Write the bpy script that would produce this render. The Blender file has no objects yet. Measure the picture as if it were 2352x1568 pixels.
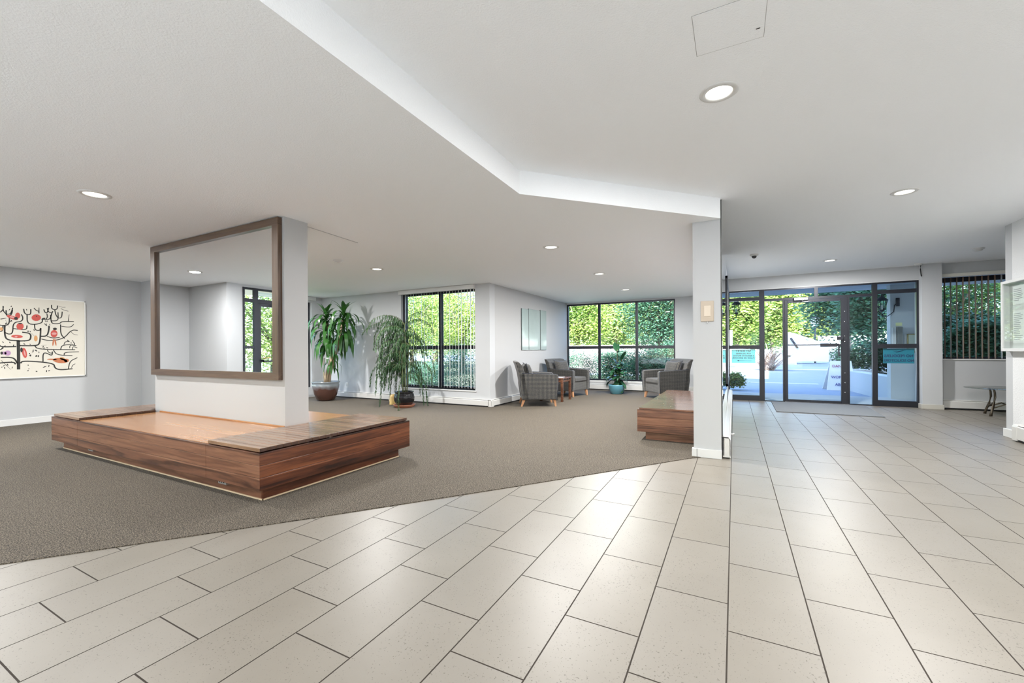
import bpy, bmesh, math, random
from mathutils import Vector, Matrix
random.seed(7)
SC = bpy.context.scene
COL = SC.collection
PI = math.pi
R = math.radians

# ------------------------------------------------------------------ camera
CF, CAMH, ROLL, YAW, CY = 970.1, 1.12, R(-0.358), R(-27.72), 802.6
fw = Vector((math.sin(YAW), math.cos(YAW), 0))
rt = Vector((math.cos(YAW), -math.sin(YAW), 0))
up = Vector((0, 0, 1))
r3 = rt * math.cos(ROLL) + up * math.sin(ROLL)
u3 = up * math.cos(ROLL) - rt * math.sin(ROLL)
cd = bpy.data.cameras.new('camera')
cam = bpy.data.objects.new('camera', cd)
COL.objects.link(cam)
m = Matrix((r3, u3, -fw)).transposed().to_4x4()
m.translation = Vector((0, 0, CAMH))
cam.matrix_world = m
cd.sensor_width = 36
cd.lens = CF / 2352 * 36
cd.shift_y = (CY - 784) / 2352
cd.clip_start = .05
cd.clip_end = 400
SC.camera = cam


def at(px, py, Y):
    """world point on the plane y=Y seen at a pixel of the photograph (used only to read off real positions)"""
    d = fw + r3 * ((px - 1176) / CF) + u3 * ((CY - py) / CF)
    return Vector((0, 0, CAMH)) + d * (Y / d.y)


# ------------------------------------------------------------------ render look, sky, sun
SC.view_settings.view_transform = 'Standard'
SC.view_settings.look = 'None'
SC.view_settings.exposure = 0.32
SC.view_settings.gamma = 1.0
SC.view_settings.use_curve_mapping = False
SC.cycles.max_bounces = 10
SC.cycles.diffuse_bounces = 5
SC.cycles.glossy_bounces = 5
SC.cycles.transmission_bounces = 6
SC.cycles.transparent_max_bounces = 24
SC.cycles.caustics_reflective = False
SC.cycles.caustics_refractive = False
SC.cycles.use_denoising = True
SC.cycles.sample_clamp_indirect = 40.0

W = bpy.data.worlds.new('sky')
SC.world = W
W.use_nodes = True
wn = W.node_tree
wn.nodes.clear()
sky = wn.nodes.new('ShaderNodeTexSky')
sky.sky_type = 'NISHITA'
sky.sun_disc = False
sky.sun_elevation = R(46)
sky.sun_rotation = R(190)
sky.air_density = 1.0
sky.dust_density = 1.5
sky.ozone_density = 2.0
bg = wn.nodes.new('ShaderNodeBackground')
bg.inputs[1].default_value = .95
wo = wn.nodes.new('ShaderNodeOutputWorld')
wn.links.new(sky.outputs[0], bg.inputs[0])
wn.links.new(bg.outputs[0], wo.inputs[0])
sl = bpy.data.lights.new('sun', 'SUN')
sl.energy = 28.0
sl.angle = R(0.6)
sl.color = (1.0, .955, .93)
sun = bpy.data.objects.new('sun', sl)
COL.objects.link(sun)
sun.rotation_euler = Vector((.05, .78, -.62)).to_track_quat('-Z', 'Y').to_euler()
LAMP_W = 72.0


# ------------------------------------------------------------------ materials
def nt(name):
    mt = bpy.data.materials.new(name)
    mt.use_nodes = True
    n = mt.node_tree
    return mt, n, n.nodes['Principled BSDF']


def L(n, a, b):
    n.links.new(a, b)


def N(n, t, **k):
    x = n.nodes.new(t)
    for a, v in k.items():
        setattr(x, a, v)
    return x


def M(n, op, a, b=None, c=None):
    x = N(n, 'ShaderNodeMath', operation=op)
    for i, v in enumerate((a, b, c)):
        if v is None:
            continue
        if isinstance(v, (int, float)):
            x.inputs[i].default_value = v
        else:
            L(n, v, x.inputs[i])
    return x.outputs[0]


def mix(n, f, a, b):
    x = N(n, 'ShaderNodeMix', data_type='RGBA')
    for s, v in ((x.inputs[0], f), (x.inputs[6], a), (x.inputs[7], b)):
        if isinstance(v, (int, float)):
            s.default_value = v
        elif isinstance(v, tuple):
            s.default_value = (*v, 1)
        else:
            L(n, v, s)
    return x.outputs[2]


def bump(n, p, h, strength=.2, dist=.01):
    b = N(n, 'ShaderNodeBump')
    b.inputs['Strength'].default_value = strength
    b.inputs['Distance'].default_value = dist
    L(n, h, b.inputs['Height'])
    L(n, b.outputs[0], p.inputs['Normal'])


def noise(n, vec, scale, detail=3, rough=.5):
    x = N(n, 'ShaderNodeTexNoise')
    x.inputs['Scale'].default_value = scale
    x.inputs['Detail'].default_value = detail
    x.inputs['Roughness'].default_value = rough
    if vec is not None:
        L(n, vec, x.inputs['Vector'])
    return x.outputs[0]


def ramp(n, f, stops):
    x = N(n, 'ShaderNodeValToRGB')
    e = x.color_ramp.elements
    while len(e) < len(stops):
        e.new(.5)
    for i, (p, c) in enumerate(stops):
        e[i].position = p
        e[i].color = (*c, 1)
    L(n, f, x.inputs[0])
    return x.outputs[0]


def objco(n, scale=(1, 1, 1)):
    t = N(n, 'ShaderNodeTexCoord')
    mp = N(n, 'ShaderNodeMapping')
    mp.inputs['Scale'].default_value = scale
    L(n, t.outputs['Object'], mp.inputs[0])
    return mp.outputs[0]


def plain(name, col, rough=.5, metal=0., bscale=None, bstr=.2, bdist=.004, var=0., spec=.5):
    mt, n, p = nt(name)
    p.inputs['Base Color'].default_value = (*col, 1)
    p.inputs['Roughness'].default_value = rough
    p.inputs['Metallic'].default_value = metal
    p.inputs['Specular IOR Level'].default_value = spec
    co = objco(n)
    if bscale:
        bump(n, p, noise(n, co, bscale, 4, .6), bstr, bdist)
    if var:
        v = noise(n, co, 3.1, 4)
        c1 = tuple(c * (1 - var) for c in col)
        c2 = tuple(min(1, c * (1 + var)) for c in col)
        L(n, mix(n, v, c1, c2), p.inputs['Base Color'])
    return mt


def emis(name, col, s):
    mt, n, p = nt(name)
    p.inputs['Base Color'].default_value = (1, 1, 1, 1)
    p.inputs['Emission Color'].default_value = (*col, 1)
    p.inputs['Emission Strength'].default_value = s
    return mt


def glass(name, tint=(.93, .98, 1.0), refl=1.45):
    mt, n, p = nt(name)
    n.nodes.remove(p)
    out = n.nodes['Material Output']
    tr = N(n, 'ShaderNodeBsdfTransparent')
    tr.inputs[0].default_value = (*tint, 1)
    gl = N(n, 'ShaderNodeBsdfGlossy')
    gl.inputs['Roughness'].default_value = .01
    fr = N(n, 'ShaderNodeFresnel')
    fr.inputs[0].default_value = refl
    mx = N(n, 'ShaderNodeMixShader')
    gm = N(n, 'ShaderNodeNewGeometry')
    L(n, M(n, 'MULTIPLY', fr.outputs[0], M(n, 'SUBTRACT', 1.0, gm.outputs['Backfacing'])), mx.inputs[0])
    L(n, tr.outputs[0], mx.inputs[1])
    L(n, gl.outputs[0], mx.inputs[2])
    L(n, mx.outputs[0], out.inputs[0])
    return mt


def wood(name, axis, dark, mid, light, rough=.3, board=.0, boardaxis=2, grain=1.0, coat=.15):
    """grain runs along axis; every board (pitch `board` along boardaxis) gets its own tone"""
    mt, n, p = nt(name)
    t = N(n, 'ShaderNodeTexCoord')
    sep = N(n, 'ShaderNodeSeparateXYZ')
    L(n, t.outputs['Object'], sep.inputs[0])
    if board:
        bi = M(n, 'FLOOR', M(n, 'DIVIDE', sep.outputs[boardaxis], board))
        wnz = N(n, 'ShaderNodeTexWhiteNoise', noise_dimensions='1D')
        L(n, bi, wnz.inputs['W'])
        rnd = wnz.outputs[0]
    else:
        v = N(n, 'ShaderNodeValue')
        v.outputs[0].default_value = .5
        rnd = v.outputs[0]
    mp = N(n, 'ShaderNodeMapping')
    s = [14 * grain] * 3
    s[axis] = .9 * grain
    mp.inputs['Scale'].default_value = s
    L(n, t.outputs['Object'], mp.inputs[0])
    cmb = N(n, 'ShaderNodeCombineXYZ')
    off = M(n, 'MULTIPLY', rnd, 37.0)
    for i in range(3):
        L(n, off, cmb.inputs[i])
    ad = N(n, 'ShaderNodeVectorMath', operation='ADD')
    L(n, mp.outputs[0], ad.inputs[0])
    L(n, cmb.outputs[0], ad.inputs[1])
    nz = N(n, 'ShaderNodeTexNoise')
    nz.inputs['Scale'].default_value = 1.6
    nz.inputs['Detail'].default_value = 6
    nz.inputs['Roughness'].default_value = .62
    nz.inputs['Distortion'].default_value = .9
    L(n, ad.outputs[0], nz.inputs['Vector'])
    f = M(n, 'ADD', nz.outputs[0], M(n, 'MULTIPLY', M(n, 'SUBTRACT', rnd, .5), .22))
    col = ramp(n, f, [(.30, dark), (.5, mid), (.72, light)])
    L(n, col, p.inputs['Base Color'])
    p.inputs['Roughness'].default_value = rough
    p.inputs['Coat Weight'].default_value = coat
    p.inputs['Coat Roughness'].default_value = .18
    bump(n, p, nz.outputs[0], .12, .002)
    return mt


MAT = {}
MAT['ceiling'] = plain('ceiling_stucco', (.91, .93, .955), .85, bscale=110, bstr=.45, bdist=.005, spec=.25)
MAT['ceiling_low'] = plain('ceiling_stucco_lower', (.91, .93, .955), .6, bscale=105, bstr=.5, bdist=.005, spec=.35)
MAT['wall'] = plain('wall_paint', (.50, .51, .52), .75, bscale=120, bstr=.15, bdist=.002, spec=.3)
MAT['wall_white'] = plain('wall_paint_white', (.44, .44, .44), .7, bscale=120, bstr=.12, bdist=.002, spec=.3)
MAT['stucco'] = plain('wall_stucco', (.76, .765, .765), .8, bscale=75, bstr=.8, bdist=.008, spec=.3)
MAT['trimw'] = plain('trim_white', (.66, .66, .65), .45)
MAT['black'] = plain('void_black', (.012, .012, .013), .7)
MAT['heater'] = plain('heater_enamel', (.62, .61, .585), .35)
MAT['frame'] = plain('bronze_frame', (.022, .024, .032), .35, metal=.3)
MAT['glass'] = glass('window_glass')
MAT['louvre'] = glass('louvre_glass', (.86, .93, .98), 1.45)
MAT['chrome'] = plain('chrome', (.75, .75, .76), .25, metal=1)
MAT['metal'] = plain('dull_metal', (.55, .55, .56), .4, metal=1)
MAT['mirror'] = plain('mirror_silver', (.90, .91, .92), .0, metal=1)
MAT['mframe'] = wood('walnut_frame', 0, (.055, .03, .018), (.095, .055, .033), (.14, .085, .052), .38)
MAT['mframev'] = wood('walnut_frame_upright', 2, (.055, .03, .018), (.095, .055, .033), (.14, .085, .052), .38)
DW, MW, LW = (.045, .016, .009), (.155, .062, .033), (.27, .125, .07)
MAT['woodx'] = wood('cedar_boards_across', 0, DW, MW, LW, .33, .09, 2)
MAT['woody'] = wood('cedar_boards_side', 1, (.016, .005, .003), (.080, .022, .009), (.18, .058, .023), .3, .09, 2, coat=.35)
MAT['slat'] = wood('cedar_slats', 0, (.11, .055, .028), (.21, .115, .062), (.31, .18, .105), .24, .0624, 1, coat=.4)
MAT['slatend'] = plain('slat_end_grain', (.055, .024, .014), .5)
MAT['seat'] = wood('light_varnished_ply', 0, (.30, .125, .042), (.42, .20, .08), (.50, .265, .12), .26, 0, 2, .5, coat=.4)
MAT['benchtop'] = wood('bench_slats', 0, (.10, .04, .02), (.19, .08, .04), (.27, .13, .065), .12, .0624, 1, coat=1.0)
MAT['edge'] = plain('pale_moulding', (.60, .46, .30), .5)
MAT['leaf'] = None

# tile floor -----------------------------------------------------------------
def tile_mat():
    mt, n, p = nt('stone_tile_floor')
    t = N(n, 'ShaderNodeTexCoord')
    sep = N(n, 'ShaderNodeSeparateXYZ')
    L(n, t.outputs['Object'], sep.inputs[0])
    TW, TL = .304, .595
    u = M(n, 'DIVIDE', M(n, 'ADD', sep.outputs[0], .029), TW)
    k = M(n, 'FLOOR', u)
    fu = M(n, 'SUBTRACT', u, k)
    v = M(n, 'ADD', M(n, 'DIVIDE', sep.outputs[1], TL), M(n, 'SUBTRACT', M(n, 'DIVIDE', k, 3.0), .155))
    kv = M(n, 'FLOOR', v)
    fv = M(n, 'SUBTRACT', v, kv)
    du = M(n, 'MULTIPLY', M(n, 'MINIMUM', fu, M(n, 'SUBTRACT', 1.0, fu)), TW)
    dv = M(n, 'MULTIPLY', M(n, 'MINIMUM', fv, M(n, 'SUBTRACT', 1.0, fv)), TL)
    d = M(n, 'MINIMUM', du, dv)
    gm = M(n, 'LESS_THAN', d, .0028)
    cmb = N(n, 'ShaderNodeCombineXYZ')
    L(n, k, cmb.inputs[0]); L(n, kv, cmb.inputs[1])
    wz = N(n, 'ShaderNodeTexWhiteNoise', noise_dimensions='2D')
    L(n, cmb.outputs[0], wz.inputs['Vector'])
    rnd = wz.outputs[0]
    co = t.outputs['Object']
    # offset pattern per tile
    sh = N(n, 'ShaderNodeVectorMath', operation='MULTIPLY_ADD')
    L(n, wz.outputs[1], sh.inputs[0]); sh.inputs[1].default_value = (9, 9, 9); L(n, co, sh.inputs[2])
    n1 = noise(n, sh.outputs[0], 2.2, 5, .6)
    base = mix(n, n1, (.160, .142, .115), (.222, .200, .168))
    base = mix(n, M(n, 'MULTIPLY', rnd, .5), base, (.205, .188, .165))
    # pits: fine dark flecks gathered in patches
    pn = noise(n, sh.outputs[0], 135, 2, .5)
    patch = noise(n, sh.outputs[0], 6, 3, .6)
    thr = M(n, 'SUBTRACT', .775, M(n, 'MULTIPLY', patch, .20))
    pit = M(n, 'GREATER_THAN', pn, thr)
    base = mix(n, M(n, 'MULTIPLY', pit, .7), base, (.075, .062, .048))
    col = mix(n, gm, base, (.028, .021, .015))
    L(n, col, p.inputs['Base Color'])
    rg = M(n, 'ADD', .40, M(n, 'MULTIPLY', gm, .5))
    L(n, rg, p.inputs['Roughness'])
    p.inputs['Specular IOR Level'].default_value = .34
    h = M(n, 'SUBTRACT', M(n, 'MULTIPLY', n1, .25), M(n, 'ADD', M(n, 'MULTIPLY', gm, 1.0), M(n, 'MULTIPLY', pit, .35)))
    bump(n, p, h, .35, .003)
    return mt


def carpet_mat():
    mt, n, p = nt('loop_carpet')
    co = objco(n)
    a = noise(n, co, 150, 2, .7)
    b = noise(n, co, 5, 4, .6)
    c = ramp(n, a, [(.40, (.010, .0075, .0045)), (.5, (.062, .049, .035)), (.60, (.215, .178, .130))])
    c = mix(n, M(n, 'MULTIPLY', b, .35), c, (.062, .050, .038))
    L(n, c, p.inputs['Base Color'])
    p.inputs['Roughness'].default_value = .9
    p.inputs['Specular IOR Level'].default_value = .18
    p.inputs['Sheen Weight'].default_value = .06
    bump(n, p, a, .6, .004)
    return mt


def fabric_mat(name, base, fleck):
    mt, n, p = nt(name)
    t = N(n, 'ShaderNodeTexCoord')
    s = N(n, 'ShaderNodeSeparateXYZ')
    L(n, t.outputs['Object'], s.inputs[0])
    K = 2 * PI / .052
    a = M(n, 'MULTIPLY', M(n, 'ADD', M(n, 'ADD', s.outputs[0], s.outputs[1]), s.outputs[2]), K)
    b = M(n, 'MULTIPLY', M(n, 'SUBTRACT', M(n, 'ADD', s.outputs[0], s.outputs[1]), s.outputs[2]), K)
    q = M(n, 'MULTIPLY', M(n, 'SINE', a), M(n, 'SINE', b))
    nz = noise(n, t.outputs['Object'], 90, 3, .6)
    f = M(n, 'ADD', q, M(n, 'MULTIPLY', M(n, 'SUBTRACT', nz, .5), 1.6))
    c = ramp(n, M(n, 'MULTIPLY_ADD', f, .5, .5), [(.34, base), (.60, tuple((x + y) / 2 for x, y in zip(base, fleck))), (.85, fleck)])
    L(n, c, p.inputs['Base Color'])
    p.inputs['Roughness'].default_value = .8
    p.inputs['Sheen Weight'].default_value = .3
    bump(n, p, nz, .3, .003)
    return mt


def leafmat(name, c1, c2, trans=.35, rough=.45):
    mt, n, p = nt(name)
    out = n.nodes['Material Output']
    co = objco(n)
    c = mix(n, noise(n, co, 4.3, 3), c1, c2)
    L(n, c, p.inputs['Base Color'])
    p.inputs['Roughness'].default_value = rough
    tl = N(n, 'ShaderNodeBsdfTranslucent')
    L(n, c, tl.inputs[0])
    mx = N(n, 'ShaderNodeMixShader')
    mx.inputs[0].default_value = trans
    L(n, p.outputs[0], mx.inputs[1])
    L(n, tl.outputs[0], mx.inputs[2])
    L(n, mx.outputs[0], out.inputs[0])
    return mt


MAT['tile'] = tile_mat()
MAT['carpet'] = carpet_mat()
MAT['fabric'] = fabric_mat('chair_fabric', (.005, .006, .009), (.10, .092, .076))
MAT['piping'] = plain('chair_piping', (.03, .035, .05), .3)
MAT['legwood'] = plain('pale_leg_wood', (.52, .27, .14), .4)
MAT['darkwood'] = wood('table_wood', 0, (.05, .02, .012), (.12, .05, .028), (.2, .09, .05), .25)
MAT['lime'] = leafmat('leaves_lime', (.33, .45, .08), (.64, .70, .28), .5)
MAT['mid'] = leafmat('leaves_mid', (.10, .21, .04), (.27, .38, .10), .45)
MAT['dark'] = leafmat('leaves_dark', (.014, .05, .022), (.06, .13, .06), .3)
MAT['teal'] = leafmat('leaves_teal', (.045, .15, .085), (.17, .34, .21), .35)
MAT['dracaena'] = leafmat('leaves_dracaena', (.012, .06, .011), (.05, .165, .03), .2, .35)
MAT['fern'] = leafmat('leaves_feathery', (.008, .038, .010), (.035, .10, .024), .15, .5)
MAT['rubber'] = leafmat('leaves_broad', (.010, .045, .022), (.035, .12, .05), .12, .22)
MAT['bark'] = plain('bark', (.17, .13, .10), .9, bscale=20, bstr=.6)
MAT['cane'] = plain('dracaena_cane', (.42, .32, .21), .8, bscale=30, bstr=.6, var=.25)
MAT['asphalt'] = plain('driveway_concrete', (.24, .29, .37), .9, bscale=40, var=.08)
MAT['paving'] = plain('pale_paving', (.50, .50, .49), .9, var=.06)
MAT['render'] = plain('white_render', (.52, .55, .57), .85, bscale=40, bstr=.2)
MAT['soil'] = plain('soil', (.06, .045, .03), .95, bscale=50, bstr=.7)
MAT['lawn'] = plain('lawn', (.11, .125, .08), .95, bscale=60, bstr=.8, var=.3)


# ------------------------------------------------------------------ mesh helpers
class MB:
    def __init__(s):
        s.v, s.f, s.mi, s.sm = [], [], [], []

    def add(s, vs, fs, mi=0, smooth=False):
        o = len(s.v)
        s.v += [tuple(v) for v in vs]
        for f in fs:
            s.f.append(tuple(i + o for i in f))
            s.mi.append(mi)
            s.sm.append(smooth)
        return s

    def box(s, x0, x1, y0, y1, z0, z1, mi=0):
        vs = [(x, y, z) for x in (x0, x1) for y in (y0, y1) for z in (z0, z1)]
        return s.add(vs, [(0, 1, 3, 2), (4, 6, 7, 5), (0, 4, 5, 1), (2, 3, 7, 6), (0, 2, 6, 4), (1, 5, 7, 3)], mi)

    def fb(s, x0, x1, y0, y1, z0, z1, mi=0):
        """box of a window frame: rails sit a hair inside the uprights so no faces coincide"""
        if z1 - z0 < max(x1 - x0, y1 - y0):
            e = .0016
            if x1 - x0 > y1 - y0:
                return s.box(x0 + e, x1 - e, y0 + e, y1 - e, z0, z1, mi)
            return s.box(x0 + e, x1 - e, y0 + e, y1 - e, z0, z1, mi)
        return s.box(x0, x1, y0, y1, z0, z1, mi)

    def prism(s, pts, z0, z1, mi=0):
        n = len(pts)
        vs = [(*p, z0) for p in pts] + [(*p, z1) for p in pts]
        fs = [tuple(range(n))[::-1], tuple(range(n, 2 * n))]
        fs += [(i, (i + 1) % n, n + (i + 1) % n, n + i) for i in range(n)]
        return s.add(vs, fs, mi)

    def extr(s, pts, d, mi=0):
        """extrude a 3d polygon by vector d"""
        n = len(pts)
        vs = [tuple(p) for p in pts] + [tuple(Vector(p) + Vector(d)) for p in pts]
        fs = [tuple(range(n))[::-1], tuple(range(n, 2 * n))]
        fs += [(i, (i + 1) % n, n + (i + 1) % n, n + i) for i in range(n)]
        return s.add(vs, fs, mi)

    def lathe(s, prof, cx=0, cy=0, seg=28, mi=0):
        vs, fs = [], []
        for r, z in prof:
            for i in range(seg):
                a = 2 * PI * i / seg
                vs.append((cx + r * math.cos(a), cy + r * math.sin(a), z))
        for j in range(len(prof) - 1):
            for i in range(seg):
                k = (i + 1) % seg
                fs.append((j * seg + i, j * seg + k, (j + 1) * seg + k, (j + 1) * seg + i))
        return s.add(vs, fs, mi, True)

    def disc(s, cx, cy, z, r, seg=28, mi=0, flip=False):
        vs = [(cx + r * math.cos(2 * PI * i / seg), cy + r * math.sin(2 * PI * i / seg), z) for i in range(seg)]
        f = tuple(range(seg))
        return s.add(vs, [f[::-1] if flip else f], mi)

    def tube(s, pts, r, seg=8, mi=0, closed_ends=True):
        pts = [Vector(p) for p in pts]
        rs = r if isinstance(r, (list, tuple)) else [r] * len(pts)
        vs, fs = [], []
        ref = Vector((0, 0, 1))
        for i, p in enumerate(pts):
            t = (pts[min(i + 1, len(pts) - 1)] - pts[max(i - 1, 0)]).normalized()
            a = t.cross(ref)
            if a.length < .1:
                a = t.cross(Vector((1, 0, 0)))
            a.normalize()
            b = t.cross(a)
            for k in range(seg):
                q = 2 * PI * k / seg
                vs.append(p + (a * math.cos(q) + b * math.sin(q)) * rs[i])
        for i in range(len(pts) - 1):
            for k in range(seg):
                j = (k + 1) % seg
                fs.append((i * seg + k, i * seg + j, (i + 1) * seg + j, (i + 1) * seg + k))
        if closed_ends:
            fs.append(tuple(range(seg))[::-1])
            o = (len(pts) - 1) * seg
            fs.append(tuple(range(o, o + seg)))
        return s.add(vs, fs, mi, True)

    def sphere(s, c, rx, ry, rz, seg=12, rings=8, mi=0):
        vs, fs = [], []
        for j in range(rings + 1):
            th = PI * j / rings
            for i in range(seg):
                a = 2 * PI * i / seg
                vs.append((c[0] + rx * math.sin(th) * math.cos(a), c[1] + ry * math.sin(th) * math.sin(a), c[2] + rz * math.cos(th)))
        for j in range(rings):
            for i in range(seg):
                k = (i + 1) % seg
                fs.append((j * seg + i, (j + 1) * seg + i, (j + 1) * seg + k, j * seg + k))
        return s.add(vs, fs, mi, True)

    def build(s, name, mats, parent=None, bevel=0, subsurf=0, bseg=2):
        if not isinstance(mats, (list, tuple)):
            mats = [mats]
        me = bpy.data.meshes.new(name)
        off = Vector((0, 0, 0))
        q = parent
        while q is not None:
            off += q.location
            q = q.parent
        me.from_pydata([tuple(Vector(v) - off) for v in s.v], [], s.f)
        for mt in mats:
            me.materials.append(mt)
        me.polygons.foreach_set('material_index', s.mi)
        me.polygons.foreach_set('use_smooth', s.sm)
        me.update()
        bm = bmesh.new()
        bm.from_mesh(me)
        bmesh.ops.recalc_face_normals(bm, faces=bm.faces) if len(bm.faces) < 3000 else None
        bm.to_mesh(me)
        bm.free()
        o = bpy.data.objects.new(name, me)
        COL.objects.link(o)
        if parent is not None:
            o.parent = parent
        if bevel:
            b = o.modifiers.new('b', 'BEVEL')
            b.width = bevel
            b.segments = bseg
            b.limit_method = 'ANGLE'
            b.angle_limit = R(40)
        if subsurf:
            b = o.modifiers.new('s', 'SUBSURF')
            b.levels = b.render_levels = subsurf
        return o


def tag(o, label, cat, group=None, kind=None):
    o['label'] = label
    o['category'] = cat
    if group:
        o['group'] = group
    if kind:
        o['kind'] = kind
    return o


def thing(name, label, cat, loc=(0, 0, 0), group=None, kind=None):
    o = bpy.data.objects.new(name, None)
    o.empty_display_size = .1
    COL.objects.link(o)
    o.location = loc
    return tag(o, label, cat, group, kind)


def struct(name, mb, mats, parent=None, **k):
    o = mb.build(name, mats, parent, **k)
    if parent is None:
        o['kind'] = 'structure'
    return o


def sroot(name, loc=(0, 0, 0)):
    o = bpy.data.objects.new(name, None)
    o.empty_display_size = .1
    COL.objects.link(o)
    o.location = loc
    o['kind'] = 'structure'
    return o


def copy_tree(o, parent=None):
    c = o.copy()
    COL.objects.link(c)
    c.parent = parent
    for ch in list(o.children):
        copy_tree(ch, c)
    return c


# ------------------------------------------------------------------ shell dimensions
ZL, ZU = 2.425, 2.625
XL, YJ, XM, YA, XA, YB = -9.79, 3.76, -9.05, 7.10, -4.22, 11.40
YG = 10.41
EDGE = [(-.114, 4.98), (-3.438, .714), (-6.3, -2.95), (-8.4, -5.6)]
T = .2

# floors
f = MB().prism([(-9.99, -3.3), (5.8, -3.3), (5.8, 10.55), (-.1, 10.55), (-.1, 11.6), (-4.42, 11.6), (-4.42, 7.3), (-9.25, 7.3), (-9.25, 3.96), (-9.99, 3.96)], -.15, 0)
struct('floor', f, MAT['tile'])
c = MB().prism([(-.25, 4.80), (-.383, 4.67), (-1.617, 3.018), (-2.529, 1.839), (-3.438, .714), (-6.3, -2.95), (-6.5, -3.2), (-9.8, -3.2), (-9.8, 3.8), (-9.1, 3.8), (-9.1, 7.12), (-4.25, 7.12), (-4.25, 11.42), (-.25, 11.42)], 0, .006)
struct('floor_carpet', c, MAT['carpet'])

# ceilings: one high plane, the lower lounge ceiling as a slab under it
struct('ceiling', MB().prism([(-9.99, -3.3), (5.8, -3.3), (5.8, 10.6), (-.1, 10.6), (-.1, 11.6), (-4.42, 11.6), (-4.42, 7.3), (-9.25, 7.3), (-9.25, 3.96), (-9.99, 3.96)], ZU, ZU + .2), MAT['ceiling'])
struct('ceiling_lounge', MB().prism([(-.114, 4.73), (-1.585, 3.17), (-1.56, 1.24), (-1.5, -3.3), (-9.98, -3.3), (-9.98, 3.95), (-9.24, 3.95), (-9.24, 7.29), (-4.41, 7.29), (-4.41, 11.59), (-.114, 11.59)], ZL, ZU + .01), MAT['ceiling_low'])

# walls
def wallx(name, y0, y1, x0, x1, holes=(), top=ZU, mat='wall', z0=0):
    """wall lying along x between y0,y1 with rectangular holes (xa,xb,za,zb)"""
    b = MB()
    xs = x0
    for xa, xb, za, zb in sorted(holes):
        if xa > xs:
            b.box(xs, xa, y0, y1, z0, top)
        if za > z0:
            b.box(xa, xb, y0, y1, z0, za)
        if zb < top:
            b.box(xa, xb, y0, y1, zb, top)
        xs = xb
    if xs < x1:
        b.box(xs, x1, y0, y1, z0, top)
    return struct(name, b, MAT[mat])


def wally(name, x0, x1, y0, y1, holes=(), top=ZU, mat='wall', z0=0):
    b = MB()
    ys = y0
    for ya, yb, za, zb in sorted(holes):
        if ya > ys:
            b.box(x0, x1, ys, ya, z0, top)
        if za > z0:
            b.box(x0, x1, ya, yb, z0, za)
        if zb < top:
            b.box(x0, x1, ya, yb, zb, top)
        ys = yb
    if ys < y1:
        b.box(x0, x1, ys, y1, z0, top)
    return struct(name, b, MAT[mat])


wally('wall_left', XL - T, XL, .62, YJ + .2)
wallx('wall_left_return', YJ, YJ + .2, XL, XM)
wally('wall_left_window', XM - T, XM, YJ + .2, YA + T, [(4.6, 6.80, .24, 2.29)])
wallx('wall_back_left', YA, YA + T, XM, XA, [(-6.49, -4.56, .31, 2.345)])
wally('wall_lounge_side', XA - T, XA, YA + T, YB + T, mat='wall_white')
wallx('wall_lounge_end', YB, YB + T, XA, -.114, [(XA + .001, -1.315, .21, 2.385)])
wally('wall_middle', -.375, -.116, 4.76, YB, mat='wall')
wallx('wall_entry_header', YG - .03, YG + .2, -.116, 5.6, [(-.116, 3.03, 0, 2.357), (3.34, 5.2, .88, 2.43)])
wally('wall_right_end', 5.6, 5.8, 7.5, 10.6)
wallx('wall_right_back', 7.40, 7.545, 3.009, 5.6)
wally('wall_right', 3.009, 3.25, -3.3, 7.40, mat='stucco')
wallx('wall_left_near', .42, .62, XL - T, -8.45)
wally('wall_left_entry', -8.65, -8.45, -3.3, .42, [(-2.0, .33, 0, 2.375)])
wallx('wall_rear', -3.3, -3.1, -8.65, 3.25, [(-8.3, -1.9, .05, 1.38), (-1.7, 2.9, .05, 1.38)])  # unseen; its window openings are added for daylight
# column between glazing and right-hand window
struct('wall_column', MB().box(3.022, 3.293, 10.24, 10.43, 0, ZU), MAT['wall'])
struct('baseboard_column', MB().box(3.005, 3.31, 10.222, 10.44, 0, .085), plain('base_tile', (.50, .48, .43), .5), bevel=.004)
struct('baseboard_middle', MB().box(-.392, -.114, 4.742, 4.80, 0, .088), plain('pillar_skirting', (.66, .66, .65), .4), bevel=.003)
struct('trim_1', MB().box(-.345, -.341, 4.7415, 4.7425, 0, .088), MAT['black'])
struct('baseboard_left', MB().box(XL, XL + .015, .63, YJ, 0, .10), MAT['trimw'], bevel=.004)
struct('baseboard_left_return', MB().box(XL, XM, YJ - .015, YJ, 0, .10), MAT['trimw'], bevel=.004)
struct('baseboard_right', MB().box(2.985, 3.009, 7.25, 7.56, 0, .10), MAT['trimw'], bevel=.003)
# thin line where the ceiling boards meet, right of the mirror block
struct('trim_2', MB().prism([(-3.953, 2.90), (-3.947, 2.90), (-4.018, 3.66), (-4.024, 3.66)], ZL - .006, ZL + .01), plain('joint_line', (.45, .45, .45), .8))

# central block (solid partition that stands in the wooden platform)
BX0, BX1, BY0, BY1 = -6.411, -3.855, 2.60, 2.855
struct('wall_block', MB().box(BX0, BX1, BY0, BY1, 0, ZL + .01), MAT['wall_white'])

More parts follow.
